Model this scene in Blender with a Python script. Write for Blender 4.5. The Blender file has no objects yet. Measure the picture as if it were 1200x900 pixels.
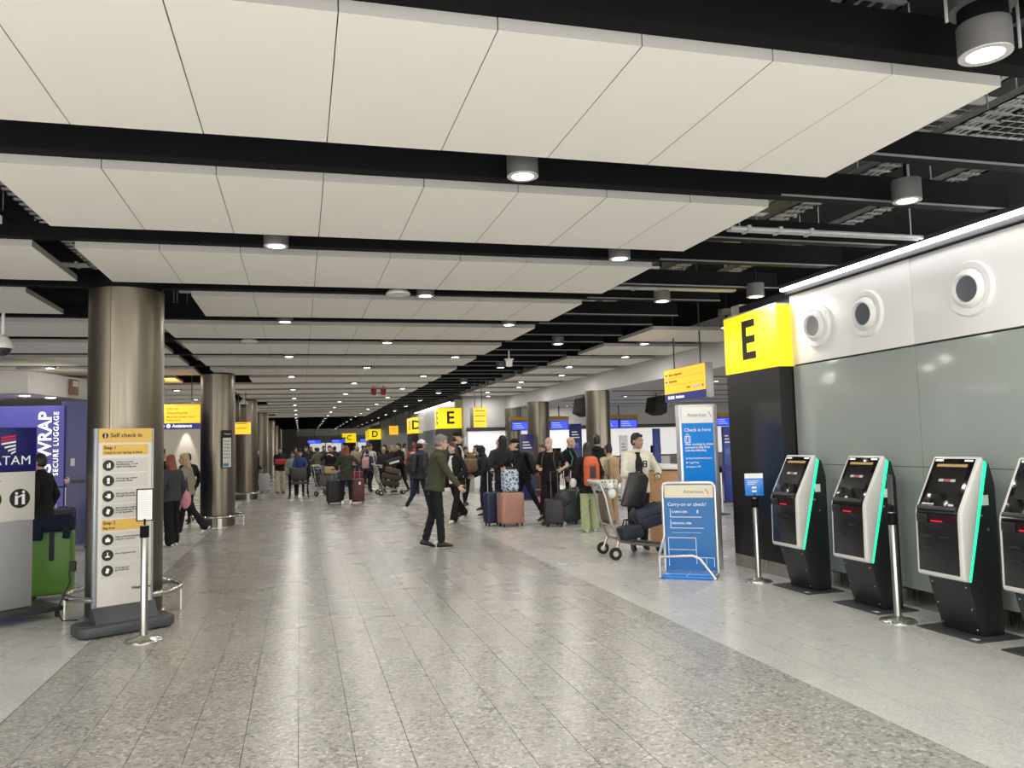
import bpy, bmesh, math, random
import numpy as np
from mathutils import Vector, Matrix, Euler
random.seed(7)
PI = math.pi
R = math.radians
C = bpy.context.scene.collection
SC = bpy.context.scene

# ---------------------------------------------------------------- camera, world, exposure
FPX = 929.17
YAW, PITCH, ROLL, CAMH = R(15.0366), R(4.3397), R(-1.5559), 1.6
cy_, sy_, cp_, sp_ = math.cos(YAW), math.sin(YAW), math.cos(PITCH), math.sin(PITCH)
fwd = Vector((sy_ * cp_, cy_ * cp_, sp_))
rgt = Vector((cy_, -sy_, 0))
upv = rgt.cross(fwd)
c_, s_ = math.cos(ROLL), math.sin(ROLL)
r2 = c_ * rgt + s_ * upv
u2 = -s_ * rgt + c_ * upv
cam_d = bpy.data.cameras.new('camera')
cam_d.sensor_width = 36.0
cam_d.lens = FPX * 36.0 / 1200.0
cam_d.clip_start = 0.05
cam_d.clip_end = 300
cam = bpy.data.objects.new('camera', cam_d)
C.objects.link(cam)
m4 = Matrix.Identity(4)
for i in range(3):
    m4[i][0], m4[i][1], m4[i][2] = r2[i], u2[i], -fwd[i]
m4[2][3] = CAMH
cam.matrix_world = m4
SC.camera = cam

world = bpy.data.worlds.new('world')
SC.world = world
world.use_nodes = True
bg = world.node_tree.nodes['Background']
bg.inputs[0].default_value = (1.0, 0.96, 0.90, 1)
bg.inputs[1].default_value = 4.2
SC.view_settings.view_transform = 'Standard'
SC.view_settings.look = 'None'
SC.view_settings.exposure = 0.28
SC.view_settings.gamma = 1.0
SC.view_settings.use_curve_mapping = False
SC.cycles.max_bounces = 9
SC.cycles.diffuse_bounces = 6
SC.cycles.glossy_bounces = 3
SC.cycles.sample_clamp_indirect = 4.0
SC.cycles.caustics_reflective = False
SC.cycles.caustics_refractive = False
LAMP_W = 14.5           # radiant power of one ceiling downlight

# ---------------------------------------------------------------- materials (all procedural)
MATS = {}
def M(name, col=(.5, .5, .5), rough=.5, metal=0.0, em=0.0, emcol=None, var=.06, scale=8.0, bump=0.0, spec=None, alpha=None):
    if name in MATS:
        return MATS[name]
    m = bpy.data.materials.new(name)
    m.use_nodes = True
    nt = m.node_tree
    b = nt.nodes['Principled BSDF']
    tc = nt.nodes.new('ShaderNodeTexCoord')
    no = nt.nodes.new('ShaderNodeTexNoise')
    no.inputs['Scale'].default_value = scale
    no.inputs['Detail'].default_value = 3
    nt.links.new(tc.outputs['Object'], no.inputs['Vector'])
    mr = nt.nodes.new('ShaderNodeMapRange')
    mr.inputs[3].default_value = 1 - var
    mr.inputs[4].default_value = 1 + var
    nt.links.new(no.outputs['Fac'], mr.inputs[0])
    mx = nt.nodes.new('ShaderNodeMix')
    mx.data_type = 'RGBA'
    mx.blend_type = 'MULTIPLY'
    mx.inputs[0].default_value = 1
    mx.inputs[6].default_value = (*col, 1)
    nt.links.new(mr.outputs[0], mx.inputs[7])
    nt.links.new(mx.outputs[2], b.inputs['Base Color'])
    b.inputs['Roughness'].default_value = rough
    b.inputs['Metallic'].default_value = metal
    if spec is not None:
        b.inputs['Specular IOR Level'].default_value = spec
    if em:
        b.inputs['Emission Color'].default_value = (*(emcol or col), 1)
        b.inputs['Emission Strength'].default_value = em
    if bump:
        bp = nt.nodes.new('ShaderNodeBump')
        bp.inputs['Strength'].default_value = bump
        bp.inputs['Distance'].default_value = .01
        n2 = nt.nodes.new('ShaderNodeTexNoise')
        n2.inputs['Scale'].default_value = scale * 6
        nt.links.new(tc.outputs['Object'], n2.inputs['Vector'])
        nt.links.new(n2.outputs['Fac'], bp.inputs['Height'])
        nt.links.new(bp.outputs[0], b.inputs['Normal'])
    MATS[name] = m
    return m

def terrazzo():
    m = bpy.data.materials.new('terrazzo_tile')
    m.use_nodes = True
    nt = m.node_tree
    N, L = nt.nodes, nt.links
    b = N['Principled BSDF']
    geo = N.new('ShaderNodeNewGeometry')
    v = N.new('ShaderNodeTexVoronoi')
    v.inputs['Scale'].default_value = 55
    L.new(geo.outputs['Position'], v.inputs['Vector'])
    sep = N.new('ShaderNodeSeparateColor')
    L.new(v.outputs['Color'], sep.inputs[0])
    cr = N.new('ShaderNodeValToRGB')
    cr.color_ramp.interpolation = 'CONSTANT'
    e = cr.color_ramp.elements
    e[0].position, e[0].color = 0, (.185, .18, .17, 1)
    e[1].position, e[1].color = .16, (.285, .278, .263, 1)
    for p, cc in ((.45, (.325, .316, .30, 1)), (.7, (.375, .365, .345, 1)), (.9, (.485, .47, .44, 1))):
        x = e.new(p)
        x.color = cc
    L.new(sep.outputs[0], cr.inputs[0])
    # each tile has its own cast
    dv = N.new('ShaderNodeVectorMath'); dv.operation = 'DIVIDE'
    dv.inputs[1].default_value = (.28, .84, 10)
    L.new(geo.outputs['Position'], dv.inputs[0])
    fl = N.new('ShaderNodeVectorMath'); fl.operation = 'FLOOR'
    L.new(dv.outputs[0], fl.inputs[0])
    wn = N.new('ShaderNodeTexWhiteNoise')
    L.new(fl.outputs[0], wn.inputs['Vector'])
    mr = N.new('ShaderNodeMapRange')
    mr.inputs[3].default_value = .97
    mr.inputs[4].default_value = 1.03
    L.new(wn.outputs['Value'], mr.inputs[0])
    n2 = N.new('ShaderNodeTexNoise')
    n2.inputs['Scale'].default_value = 1.3
    n2.inputs['Detail'].default_value = 4
    L.new(geo.outputs['Position'], n2.inputs['Vector'])
    mr2 = N.new('ShaderNodeMapRange')
    mr2.inputs[3].default_value = .9
    mr2.inputs[4].default_value = 1.1
    L.new(n2.outputs['Fac'], mr2.inputs[0])
    mm = N.new('ShaderNodeMath'); mm.operation = 'MULTIPLY'
    L.new(mr.outputs[0], mm.inputs[0]); L.new(mr2.outputs[0], mm.inputs[1])
    mx = N.new('ShaderNodeMix'); mx.data_type = 'RGBA'; mx.blend_type = 'MULTIPLY'
    mx.inputs[0].default_value = 1
    L.new(cr.outputs[0], mx.inputs[6]); L.new(mm.outputs[0], mx.inputs[7])
    L.new(mx.outputs[2], b.inputs['Base Color'])
    mr3 = N.new('ShaderNodeMapRange')
    mr3.inputs[3].default_value = .24
    mr3.inputs[4].default_value = .31
    L.new(n2.outputs['Fac'], mr3.inputs[0])
    L.new(mr3.outputs[0], b.inputs['Roughness'])
    return m

def brushed(name, col, rough=.32, streak=.12, axis='Z'):
    m = bpy.data.materials.new(name)
    m.use_nodes = True
    nt = m.node_tree
    N, L = nt.nodes, nt.links
    b = N['Principled BSDF']
    tc = N.new('ShaderNodeTexCoord')
    mp = N.new('ShaderNodeMapping')
    mp.inputs['Scale'].default_value = (60, 60, 1.2) if axis == 'Z' else (1.2, 60, 60)
    L.new(tc.outputs['Object'], mp.inputs[0])
    no = N.new('ShaderNodeTexNoise')
    no.inputs['Scale'].default_value = 1
    L.new(mp.outputs[0], no.inputs['Vector'])
    mr = N.new('ShaderNodeMapRange')
    mr.inputs[3].default_value = rough - streak
    mr.inputs[4].default_value = rough + streak
    L.new(no.outputs['Fac'], mr.inputs[0])
    L.new(mr.outputs[0], b.inputs['Roughness'])
    b.inputs['Base Color'].default_value = (*col, 1)
    b.inputs['Metallic'].default_value = 1
    return m

def checker(name, c1, c2, scale, rough=.7):
    m = bpy.data.materials.new(name)
    m.use_nodes = True
    nt = m.node_tree
    N, L = nt.nodes, nt.links
    b = N['Principled BSDF']
    tc = N.new('ShaderNodeTexCoord')
    v = N.new('ShaderNodeTexVoronoi')
    v.feature = 'DISTANCE_TO_EDGE'
    v.inputs['Scale'].default_value = scale
    L.new(tc.outputs['Object'], v.inputs['Vector'])
    cr = N.new('ShaderNodeValToRGB')
    cr.color_ramp.interpolation = 'CONSTANT'
    cr.color_ramp.elements[0].color = (*c1, 1)
    cr.color_ramp.elements[1].color = (*c2, 1)
    cr.color_ramp.elements[1].position = .14
    L.new(v.outputs['Distance'], cr.inputs[0])
    L.new(cr.outputs[0], b.inputs['Base Color'])
    b.inputs['Roughness'].default_value = rough
    return m

tile_m = terrazzo()
steel = brushed('brushed_steel', (.56, .54, .50), .3)
colsteel = brushed('column_steel', (.185, .165, .132), .36)
poststeel = M('satin_post_steel', (.40, .395, .38), .3, 1.0, var=.03)
chrome = M('polished_rail', (.55, .55, .54), .15, 1.0, var=.02)
ceil_w = M('ceiling_board', (.95, .93, .87), .7, var=.02, scale=3, bump=.05)
ceil_edge = M('ceiling_board_side_shade', (.36, .355, .34), .5, var=.02)  # board sides: shade of the upright faces put into the colour
black = M('black_paint', (.0035, .004, .0055), .7, var=.2, spec=.15)
voidm = M('soffit_black', (.008, .009, .011), .85, var=.3, scale=2)
greym = M('galvanised_metal', (.5, .51, .52), .5, .3, var=.15, scale=20)
darkg = M('dark_grey_metal', (.04, .042, .046), .5, var=.1)
white = M('white_paint', (.82, .82, .81), .4, var=.02)
lampm = M('lamp_housing', (.12, .12, .122), .45, var=.04)
lamp_on = M('lamp_diffuser', (1, 1, 1), .3, em=14, emcol=(1, .97, .92))
lamp_off = M('lamp_unlit_lens', (.7, .7, .68), .3)
ywm = M('yellow_lightbox', (.85, .68, .02), .35, em=.74, emcol=(.92, .68, .012), var=.02)
amber = M('amber_lightbox', (.85, .5, .03), .35, em=.75, emcol=(1.0, .50, .02), var=.02)
letterk = M('black_vinyl', (.012, .012, .012), .5)
letterw = M('white_vinyl', (.85, .85, .85), .5)
letterg = M('grey_vinyl', (.25, .25, .26), .5)
navyl = M('navy_lightbox', (.02, .025, .2), .4, em=.25, emcol=(.03, .035, .35))
wlet = M('lit_white_lettering', (.9, .9, .9), .4, em=.7, emcol=(1, 1, 1))
glassw = M('back_painted_glass', (.31, .345, .33), .07, var=.03, scale=1.5, spec=.5)
lightbar2 = M('linear_led_far', (1, 1, 1), .3, em=4, emcol=(1, .99, .97))
panelw = M('white_wall_panel', (.80, .80, .80), .35, var=.015, scale=2)
pillark = M('dark_pillar_panel', (.008, .008, .009), .3, var=.1, scale=2)
kblack = M('kiosk_black', (.012, .013, .015), .38, var=.1, bump=.03, scale=30)
kwhite = M('kiosk_white', (.60, .60, .585), .3, var=.02)
kscreen = M('kiosk_glass', (.006, .006, .007), .1)
kgreen = M('green_status_light', (.0, .8, .4), .3, em=.95, emcol=(.03, .78, .36))
kgold = M('kiosk_gold_bar', (.35, .22, .07), .4, em=.12, emcol=(.6, .35, .1))
kred = M('scanner_red', (.5, .01, .02), .3, em=.35, emcol=(.9, .02, .06))
blue_aa = M('blue_poster', (.0, .14, .42), .35, var=.05, scale=4)
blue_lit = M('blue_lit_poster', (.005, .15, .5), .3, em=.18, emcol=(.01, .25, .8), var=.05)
cream = M('cream_print', (.75, .70, .52), .45, var=.02)
silver = M('silver_frame', (.62, .63, .65), .32, .7, var=.03)
purple = M('purple_lit_graphic', (.04, .035, .27), .35, em=.04, emcol=(.12, .1, .75), var=.15, scale=.8)
navy_p = M('navy_print', (.012, .014, .12), .35, var=.05)
redp = M('red_print', (.55, .02, .06), .4)
wood = M('oak_veneer', (.42, .24, .11), .45, var=.2, scale=3, bump=.05)
goldp = M('ochre_print', (.62, .40, .09), .5, var=.03)
offw = M('offwhite_print', (.58, .57, .525), .5, var=.015)
tintw = M('pale_grey_print', (.50, .49, .455), .5, var=.015)
plinthg = M('charcoal_plastic', (.045, .05, .058), .5, var=.08)
rubber = M('black_rubber', (.012, .012, .012), .75)
screenb = M('blue_screen', (.01, .02, .3), .3, em=1.1, emcol=(.02, .06, .95), var=.4, scale=4)
glow = M('lit_back_panel', (.8, .8, .8), .4, em=.42, emcol=(1, .99, .97), var=.03)
soff = M('grey_plaster', (.55, .55, .54), .6, var=.02, scale=2)
leafm = M('leaf_green', (.03, .13, .03), .5, var=.4, scale=12)
lightbar = M('linear_led', (1, 1, 1), .3, em=7, emcol=(1, .99, .97))

# ---------------------------------------------------------------- shape helpers
def box(bm, x0, x1, y0, y1, z0, z1, bev=0.0, seg=2):
    vs = [bm.verts.new(p) for p in ((x0, y0, z0), (x1, y0, z0), (x1, y1, z0), (x0, y1, z0), (x0, y0, z1), (x1, y0, z1), (x1, y1, z1), (x0, y1, z1))]
    fs = [bm.faces.new([vs[i] for i in f]) for f in ((3, 2, 1, 0), (4, 5, 6, 7), (0, 1, 5, 4), (1, 2, 6, 5), (2, 3, 7, 6), (3, 0, 4, 7))]
    if bev:
        es = list({e for f in fs for e in f.edges})
        bmesh.ops.bevel(bm, geom=es, offset=bev, segments=seg, affect='EDGES', profile=.5)

def prism(bm, poly, y0, y1, axis='Y', bev=0.0, seg=2):
    """extrude a closed 2-D outline along an axis; outline is (x,z) for Y, (x,y) for Z, (y,z) for X"""
    def P(a, b, t):
        return (a, t, b) if axis == 'Y' else ((a, b, t) if axis == 'Z' else (t, a, b))
    A = [bm.verts.new(P(a, b, y0)) for a, b in poly]
    B = [bm.verts.new(P(a, b, y1)) for a, b in poly]
    fs = [bm.faces.new(A), bm.faces.new(B[::-1])]
    n = len(poly)
    for i in range(n):
        fs.append(bm.faces.new((A[i], B[i], B[(i + 1) % n], A[(i + 1) % n])))
    bmesh.ops.recalc_face_normals(bm, faces=fs)
    if bev:
        es = list({e for f in fs for e in f.edges})
        bmesh.ops.bevel(bm, geom=es, offset=bev, segments=seg, affect='EDGES', profile=.5)

def lathe(bm, prof, n=24, c=(0, 0, 0), caps=True):
    """revolve (r,z) about z"""
    rings = []
    for r, z in prof:
        rings.append([bm.verts.new((c[0] + r * math.cos(2 * PI * i / n), c[1] + r * math.sin(2 * PI * i / n), c[2] + z)) for i in range(n)])
    fs = []
    for a, b in zip(rings, rings[1:]):
        for i in range(n):
            fs.append(bm.faces.new((a[i], a[(i + 1) % n], b[(i + 1) % n], b[i])))
    if caps:
        fs.append(bm.faces.new(rings[0][::-1]))
        fs.append(bm.faces.new(rings[-1]))
    bmesh.ops.recalc_face_normals(bm, faces=fs)

def tube(bm, pts, r, n=10, closed=False, rx=None):
    """round bar along a path; r may be a list"""
    pts = [Vector(p) for p in pts]
    m = len(pts)
    rr = r if isinstance(r, (list, tuple)) else [r] * m
    rings = []
    prev = None
    for i, p in enumerate(pts):
        if closed:
            t = (pts[(i + 1) % m] - pts[i - 1]).normalized()
        else:
            t = (pts[min(i + 1, m - 1)] - pts[max(i - 1, 0)]).normalized()
        ref = prev if prev is not None else (Vector((0, 0, 1)) if abs(t.z) < .9 else Vector((1, 0, 0)))
        u = (ref - t * ref.dot(t)).normalized()
        prev = u
        v = t.cross(u)
        rings.append([bm.verts.new(p + (u * math.cos(2 * PI * k / n) + v * math.sin(2 * PI * k / n)) * rr[i]) for k in range(n)])
    fs = []
    for i in range(m if closed else m - 1):
        a, b = rings[i], rings[(i + 1) % m]
        for k in range(n):
            fs.append(bm.faces.new((a[k], a[(k + 1) % n], b[(k + 1) % n], b[k])))
    if not closed:
        fs.append(bm.faces.new(rings[0][::-1]))
        fs.append(bm.faces.new(rings[-1]))
    bmesh.ops.recalc_face_normals(bm, faces=fs)

def arc(cx, cy, r, a0, a1, n, z):
    return [(cx + r * math.cos(R(a0 + (a1 - a0) * i / n)), cy + r * math.sin(R(a0 + (a1 - a0) * i / n)), z) for i in range(n + 1)]

def ball(bm, c, rad, mat=None, u=14, v=9):
    m = Matrix.Translation(c) @ (mat.to_4x4() if mat else Matrix.Identity(4)) @ Matrix.Diagonal((*rad, 1))
    bmesh.ops.create_uvsphere(bm, u_segments=u, v_segments=v, radius=1, matrix=m)

def shade(me, ang=40):
    for p in me.polygons:
        p.use_smooth = True
    try:
        me.set_sharp_from_angle(angle=R(ang))
    except Exception:
        pass

def obj(name, bm, m, parent=None, smooth=40):
    me = bpy.data.meshes.new(name)
    bm.to_mesh(me)
    bm.free()
    me.materials.append(m)
    if smooth:
        shade(me, smooth)
    o = bpy.data.objects.new(name, me)
    C.objects.link(o)
    if parent is not None:
        o.parent = parent
    return o

def bx(name, m, parent, *dims, bev=0.0, seg=2):
    bm = bmesh.new()
    box(bm, *dims, bev=bev, seg=seg)
    return obj(name, bm, m, parent)

def tag(o, label, cat, group=None, kind=None):
    if label: o['label'] = label
    if cat: o['category'] = cat
    if group: o['group'] = group
    if kind: o['kind'] = kind
    return o

def thing(name, label, cat, loc=(0, 0, 0), rotz=0, group=None):
    o = bpy.data.objects.new(name, None)
    o.empty_display_size = .1
    C.objects.link(o)
    o.location = loc
    o.rotation_euler = (0, 0, R(rotz))
    return tag(o, label, cat, group)

def dup(root, loc, rotz=None, label=None, group=None):
    def cp(o, par):
        c = o.copy()
        C.objects.link(c)
        if par is not None:
            c.parent = par
        for ch in KIDS.get(o.name, o.children):
            cp(ch, c)
        return c
    r = cp(root, None)
    r.location = loc
    if rotz is not None:
        r.rotation_euler = (0, 0, R(rotz))
    if label: r['label'] = label
    if group: r['group'] = group
    return r
KIDS = {}

PENDING = []
def text(name, s, size, loc, m, parent, face=0, align='LEFT', bold=0.0, ext=.002, roll=0, spacing=1.0, width=None, label=None):
    """lettering standing in the local XZ plane, facing -Y, turned by face (deg) about z"""
    cu = bpy.data.curves.new(name, 'FONT')
    cu.body = s
    cu.size = size
    cu.align_x = align
    cu.align_y = 'CENTER'
    cu.extrude = ext
    cu.offset = bold * size
    cu.space_character = spacing
    cu.resolution_u = 3
    cu.materials.append(m)
    o = bpy.data.objects.new(name, cu)
    C.objects.link(o)
    o.location = loc
    o.rotation_euler = (Matrix.Rotation(R(face), 3, 'Z') @ Matrix.Rotation(R(90), 3, 'X') @ Matrix.Rotation(R(roll), 3, 'Z')).to_euler()
    o.parent = parent
    if label: o['label'] = label
    PENDING.append((o, None))
    return o

def pend(name, bm, m, parent, vox, smooth=2, post=None):
    """overlapping solids fused into one skin by a voxel remesh"""
    o = obj(name, bm, m, parent)
    r = o.modifiers.new('fuse', 'REMESH')
    r.mode = 'VOXEL'
    r.voxel_size = vox
    r.use_smooth_shade = True
    if smooth:
        sm = o.modifiers.new('soft', 'SMOOTH')
        sm.iterations = smooth
        sm.factor = .5
    PENDING.append((o, post))
    return o

def flush():
    bpy.context.view_layer.update()
    dg = bpy.context.evaluated_depsgraph_get()
    done = []
    for o, post in PENDING:
        ev = o.evaluated_get(dg)
        me = bpy.data.meshes.new_from_object(ev, depsgraph=dg)
        done.append((o, post, me))
    for o, post, me in done:
        if o.type == 'FONT':
            n = bpy.data.objects.new('tmp', me)
            nm = o.name
            C.objects.link(n)
            n.location, n.rotation_euler, n.parent = o.location, o.rotation_euler, o.parent
            for k in o.keys():
                n[k] = o[k]
            bpy.data.objects.remove(o)
            n.name = nm
        else:
            o.modifiers.clear()
            o.data = me
            if post:
                post(me)
            me.polygons.foreach_set('use_smooth', np.ones(len(me.polygons), dtype=bool))
    PENDING.clear()
# ================================================================ SETTING
def struct(name, bm, m, parent=None, label=None):
    o = obj(name, bm, m, parent)
    if parent is None:
        o['kind'] = 'structure'
        if label: o['label'] = label
    return o

# ---- floor: dark bed with terrazzo tiles laid on it
TX, TY, X0, Y0 = .29, .874, -1.76, 8.862
tile_f = tile_m.copy(); tile_f.name = 'fine_terrazzo_tile'
for n in tile_f.node_tree.nodes:
    if n.type == 'TEX_VORONOI': n.inputs['Scale'].default_value = 95
    if n.type == 'VALTORGB':
        for e, v in zip(n.color_ramp.elements, (.44, .485, .51, .54, .59)):
            e.color = (v, v * .985, v * .965, 1)
bm = bmesh.new(); box(bm, -17, 24, -2.6, 79, -.12, -.004)
floor = struct('floor', bm, M('joint_grout', (.07, .068, .065), .8))
def edge(i, j):
    g = .0019
    x0, x1 = X0 + i * TX + g, X0 + (i + 1) * TX - g
    y0, y1 = Y0 + j * TY + .0003, Y0 + (j + 1) * TY - .0003
    if i == 0: x0 += .003
    if i == -1: x1 -= .003
    if j == 0: y0 += .0015
    if j == -1: y1 -= .0015
    return x0, x1, y0, y1
def proj(x, y, z):
    v = Vector((x, y, z - CAMH)); d = v.dot(fwd)
    return (600 + FPX * v.dot(r2) / d, 450 - FPX * v.dot(u2) / d) if d > .3 else None
def pixarea(i, j):
    x0, x1, y0, y1 = edge(i, j)
    P = [proj(x, y, 0) for x, y in ((x0, y0), (x1, y0), (x1, y1), (x0, y1))]
    if any(p is None for p in P): return 0
    if all(p[0] < 0 for p in P) or all(p[0] > 1200 for p in P) or all(p[1] > 900 for p in P): return 0
    return abs(sum(P[k][0] * P[(k + 1) % 4][1] - P[(k + 1) % 4][0] * P[k][1] for k in range(4))) / 2
cells = [(i, j) for i in range(-52, 88) for j in range(-13, 80)]
big = sorted(((pixarea(i, j), i, j) for i, j in cells if -13 < j < 12), reverse=True)[:300]
bigset = {(i, j) for a, i, j in big if a > 0}
tmesh = {}
for i, j in sorted(bigset):
    x0, x1, y0, y1 = edge(i, j)
    fine = i >= 17 or i < 0
    key = (round(x1 - x0, 4), round(y1 - y0, 4), fine)
    if key not in tmesh:
        bm = bmesh.new(); box(bm, 0, x1 - x0, 0, y1 - y0, -.004, 0)
        me = bpy.data.meshes.new('floor_tile'); bm.to_mesh(me); bm.free()
        me.materials.append(tile_f if fine else tile_m); tmesh[key] = me
    o = bpy.data.objects.new('floor_tile', tmesh[key]); C.objects.link(o)
    o.location = (x0, y0, 0); o.parent = floor
vs, fs, mi = [], [], []
for i, j in cells:
    if (i, j) in bigset: continue
    x0, x1, y0, y1 = edge(i, j)
    n = len(vs); vs += [(x0, y0, 0), (x1, y0, 0), (x1, y1, 0), (x0, y1, 0)]; fs.append((n, n + 1, n + 2, n + 3)); mi.append(1 if (i >= 17 or i < 0) else 0)
me = bpy.data.meshes.new('floor_tiles_beyond'); me.from_pydata(vs, [], fs)
far_m, far_f = tile_m.copy(), tile_f.copy()
for m_, mean in ((far_m, .325), (far_f, .51)):
    m_.name = 'terrazzo_seen_from_afar' if m_ is far_m else 'fine_terrazzo_seen_from_afar'
    for n in m_.node_tree.nodes:
        if n.type == 'VALTORGB':
            for e in n.color_ramp.elements:
                v = mean + (e.color[0] - mean) * .35
                e.color = (v, v * .975, v * .93, 1)
me.materials.append(far_m); me.materials.append(far_f)
for p, k in zip(me.polygons, mi): p.material_index = k
o = bpy.data.objects.new('floor_tiles_beyond', me); C.objects.link(o); o.parent = floor; o['kind'] = 'stuff'

# ---- ceiling: black void with rows of white boards hung below it
bm = bmesh.new(); box(bm, -17, 24, -2.6, 79, 4.35, 4.5)
ceiling = struct('ceiling', bm, voidm)
CZ, NEAR, PITCH_Y, DEPTH, TW = 3.3, 3.04, 2.022, 1.36, .6425
bm = bmesh.new(); box(bm, 0, TW - .005, 0, DEPTH, 0, .055)
ctile = bpy.data.meshes.new('ceiling_tile'); bm.to_mesh(ctile); bm.free()
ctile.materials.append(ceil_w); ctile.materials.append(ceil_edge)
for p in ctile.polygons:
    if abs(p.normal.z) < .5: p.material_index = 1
rest = []
for k in range(-2, 20):
    y = NEAR + PITCH_Y * k
    colrow = k in (3, 8, 13, 18)
    cells_x = [-1.77 + TW * q for q in range(8)]
    if colrow: cells_x = cells_x[1:]
    lx = [-2.08 - TW * (q + 1) for q in range(14)]
    if colrow: lx = lx[1:]
    rx = [5.25 + TW * q for q in range(3)] if 4 <= k <= 11 else []
    for grp, xs in ((0, cells_x), (1, lx), (2, rx)):
        for q, x in enumerate(xs):
            p = proj(x + .3, y + .6, CZ) if y > 1 else None
            seen = p is not None and -60 < p[0] < 1260 and p[1] > -90 and k <= 17 and not (grp == 1 and (q > 4 or k > 9))
            if seen or (k == 0 and grp == 0):
                o = bpy.data.objects.new('ceiling_tile', ctile); C.objects.link(o)
                o.location = (x, y, CZ + (random.random() - .5) * .002); o.parent = ceiling
            else:
                rest.append((x, y))
bm = bmesh.new()
for x, y in rest: box(bm, x, x + TW - .005, y, y + DEPTH, CZ, CZ + .055)
o = obj('ceiling_tiles_beyond', bm, ceil_w, ceiling); o['kind'] = 'stuff'
flangem = M('beam_flange_grey', (.22, .225, .24), .5, .2)
for k in range(-2, 34):
    y = NEAR + PITCH_Y * k
    xr = 5.49 if y < 9 else 5.2
    bm = bmesh.new(); box(bm, -12.5, xr, y - .09, y - .02, 3.37, 3.56); box(bm, -12.5, xr, y - .11, y, 3.355, 3.372)
    o = obj('ceiling_beam', bm, black, ceiling)
    if y > 1: bx('beam_flange', flangem, o, 3.4, xr, y - .118, y - .11, 3.352, 3.366)
    bm = bmesh.new(); box(bm, 3.2, xr, y + 1.08, y + 1.15, 3.37, 3.54); box(bm, 3.2, xr, y + 1.06, y + 1.17, 3.355, 3.372)
    o = obj('ceiling_beam', bm, black, ceiling)
    if y > 1: bx('beam_flange', flangem, o, 3.4, xr, y + 1.052, y + 1.06, 3.352, 3.366)
    if k > 19:
        bm = bmesh.new(); box(bm, -12.5, 5.2, y + .6, y + .9, 3.4, 3.44); obj('ceiling_blade', bm, black, ceiling)

# ---- services in the void
def tray(x, z, w, y0, y1, label, step=.12, slots=4, flange=.05):
    t = thing('cable_tray', label, 'cable tray', (x, y0, z))
    for s in (-1, 1):
        bx('side_rail', greym, t, s * w / 2 - .008, s * w / 2 + .008, 0, y1 - y0, 0, flange)
    bm = bmesh.new()
    for a in range(slots + 1):
        xx = -w / 2 + w * a / slots; box(bm, xx - .008, xx + .008, 0, y1 - y0, 0, .006)
    n = int((y1 - y0) / step)
    for a in range(n):
        yy = step * a; box(bm, -w / 2, w / 2, yy, yy + step * .3, -.001, .007)
    o = obj('perforated_bed', bm, greym, t); o['kind'] = 'stuff'
    bm = bmesh.new()
    for a in range(int((y1 - y0) / 1.5) + 1):
        for s in (-1, 1): tube(bm, [(s * (w / 2 + .02), .4 + 1.5 * a, 0), (s * (w / 2 + .02), .4 + 1.5 * a, 4.35 - z)], .006, 6)
    o = obj('hanger_rods', bm, greym, t); o['kind'] = 'stuff'
    return t
tray(3.56, 3.59, .14, -1, 26, 'narrow perforated cable tray beside the right ends of the white boards')
tray(4.32, 3.62, .20, -1, 26, 'wide galvanised cable tray above the open black strip of ceiling')
tray(5.05, 3.60, .18, -1, 8.6, 'cable tray with small holes running nearest the white vented wall')
tray(-1.93, 3.46, .12, -1, 40, 'slim perforated trunking in the gap left of the central ceiling boards', slots=2)
tray(2.62, 3.62, .3, -1, 14, 'cable tray glimpsed through the gaps above the right half of the boards')
tray(.25, 3.75, .25, -1, 14, 'cable tray glimpsed through the gaps above the middle of the boards')
tray(-.9, 3.85, .2, -1, 14, 'cable tray glimpsed through the gaps above the left part of the boards')
t = thing('slotted_channel', 'deep slotted steel channel running above the open strip of ceiling', 'channel', (3.86, -1, 3.575))
bx('web', darkg, t, -.01, .01, 0, 27, 0, .16)
bm = bmesh.new()
box(bm, -.04, .01, 0, 27, .15, .16); box(bm, -.05, .01, 0, 27, 0, .012)
for a in range(180): box(bm, -.055, -.048, .15 * a, .15 * a + .08, .0, .03)
obj('flange', bm, greym, t)
bk = thing('wire_basket_tray', 'open wire basket tray crossing near the top right lamp', 'cable tray', (4.25, 4.1, 3.75), 0)
bm = bmesh.new()
for a in range(7): tube(bm, [(0, .09 * a, 0), (1.3, .09 * a, 0)], .004, 5)
for a in range(14): tube(bm, [(.1 * a, 0, 0), (.1 * a, .55, 0)], .004, 5)
obj('wire_mesh', bm, greym, bk)
bx('side_rail', greym, bk, 0, 1.3, -.01, .005, 0, .06); bx('side_rail', greym, bk, 0, 1.3, .55, .565, 0, .06)
for (x0, x1, y, z, lab) in ((3.45, 5.36, 5.75, 3.335, 'pale steel twin conduit crossing the open ceiling beside the vented wall'), (3.4, 5.2, 8.62, 3.42, 'pale steel conduit crossing the open ceiling in front of the yellow E box'),
                       (-2.9, -1.3, 8.62, 3.5, 'grey conduit crossing just left of the nearest column head'), (-1.3, -.8, 9.45, 3.42, 'short grey conduit right of the nearest column head')):
    t = thing('conduit', lab, 'conduit', (x0, y, z))
    for d in (0, .05):
        bm = bmesh.new(); tube(bm, [(0, d, 0), (x1 - x0, d, 0)], .02, 8); obj('pipe', bm, greym, t)
    bm = bmesh.new()
    for a in range(3): box(bm, .15 + a * .3, .18 + a * .3, -.03, .08, -.025, .025)
    o = obj('clip', bm, greym, t); o['kind'] = 'stuff'
    bm = bmesh.new(); tube(bm, [(.1, .02, 0), (.1, .02, 4.35 - z)], .006, 6); tube(bm, [(x1 - x0 - .1, .02, 0), (x1 - x0 - .1, .02, 4.35 - z)], .006, 6); obj('hanger_rods', bm, greym, t)
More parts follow.
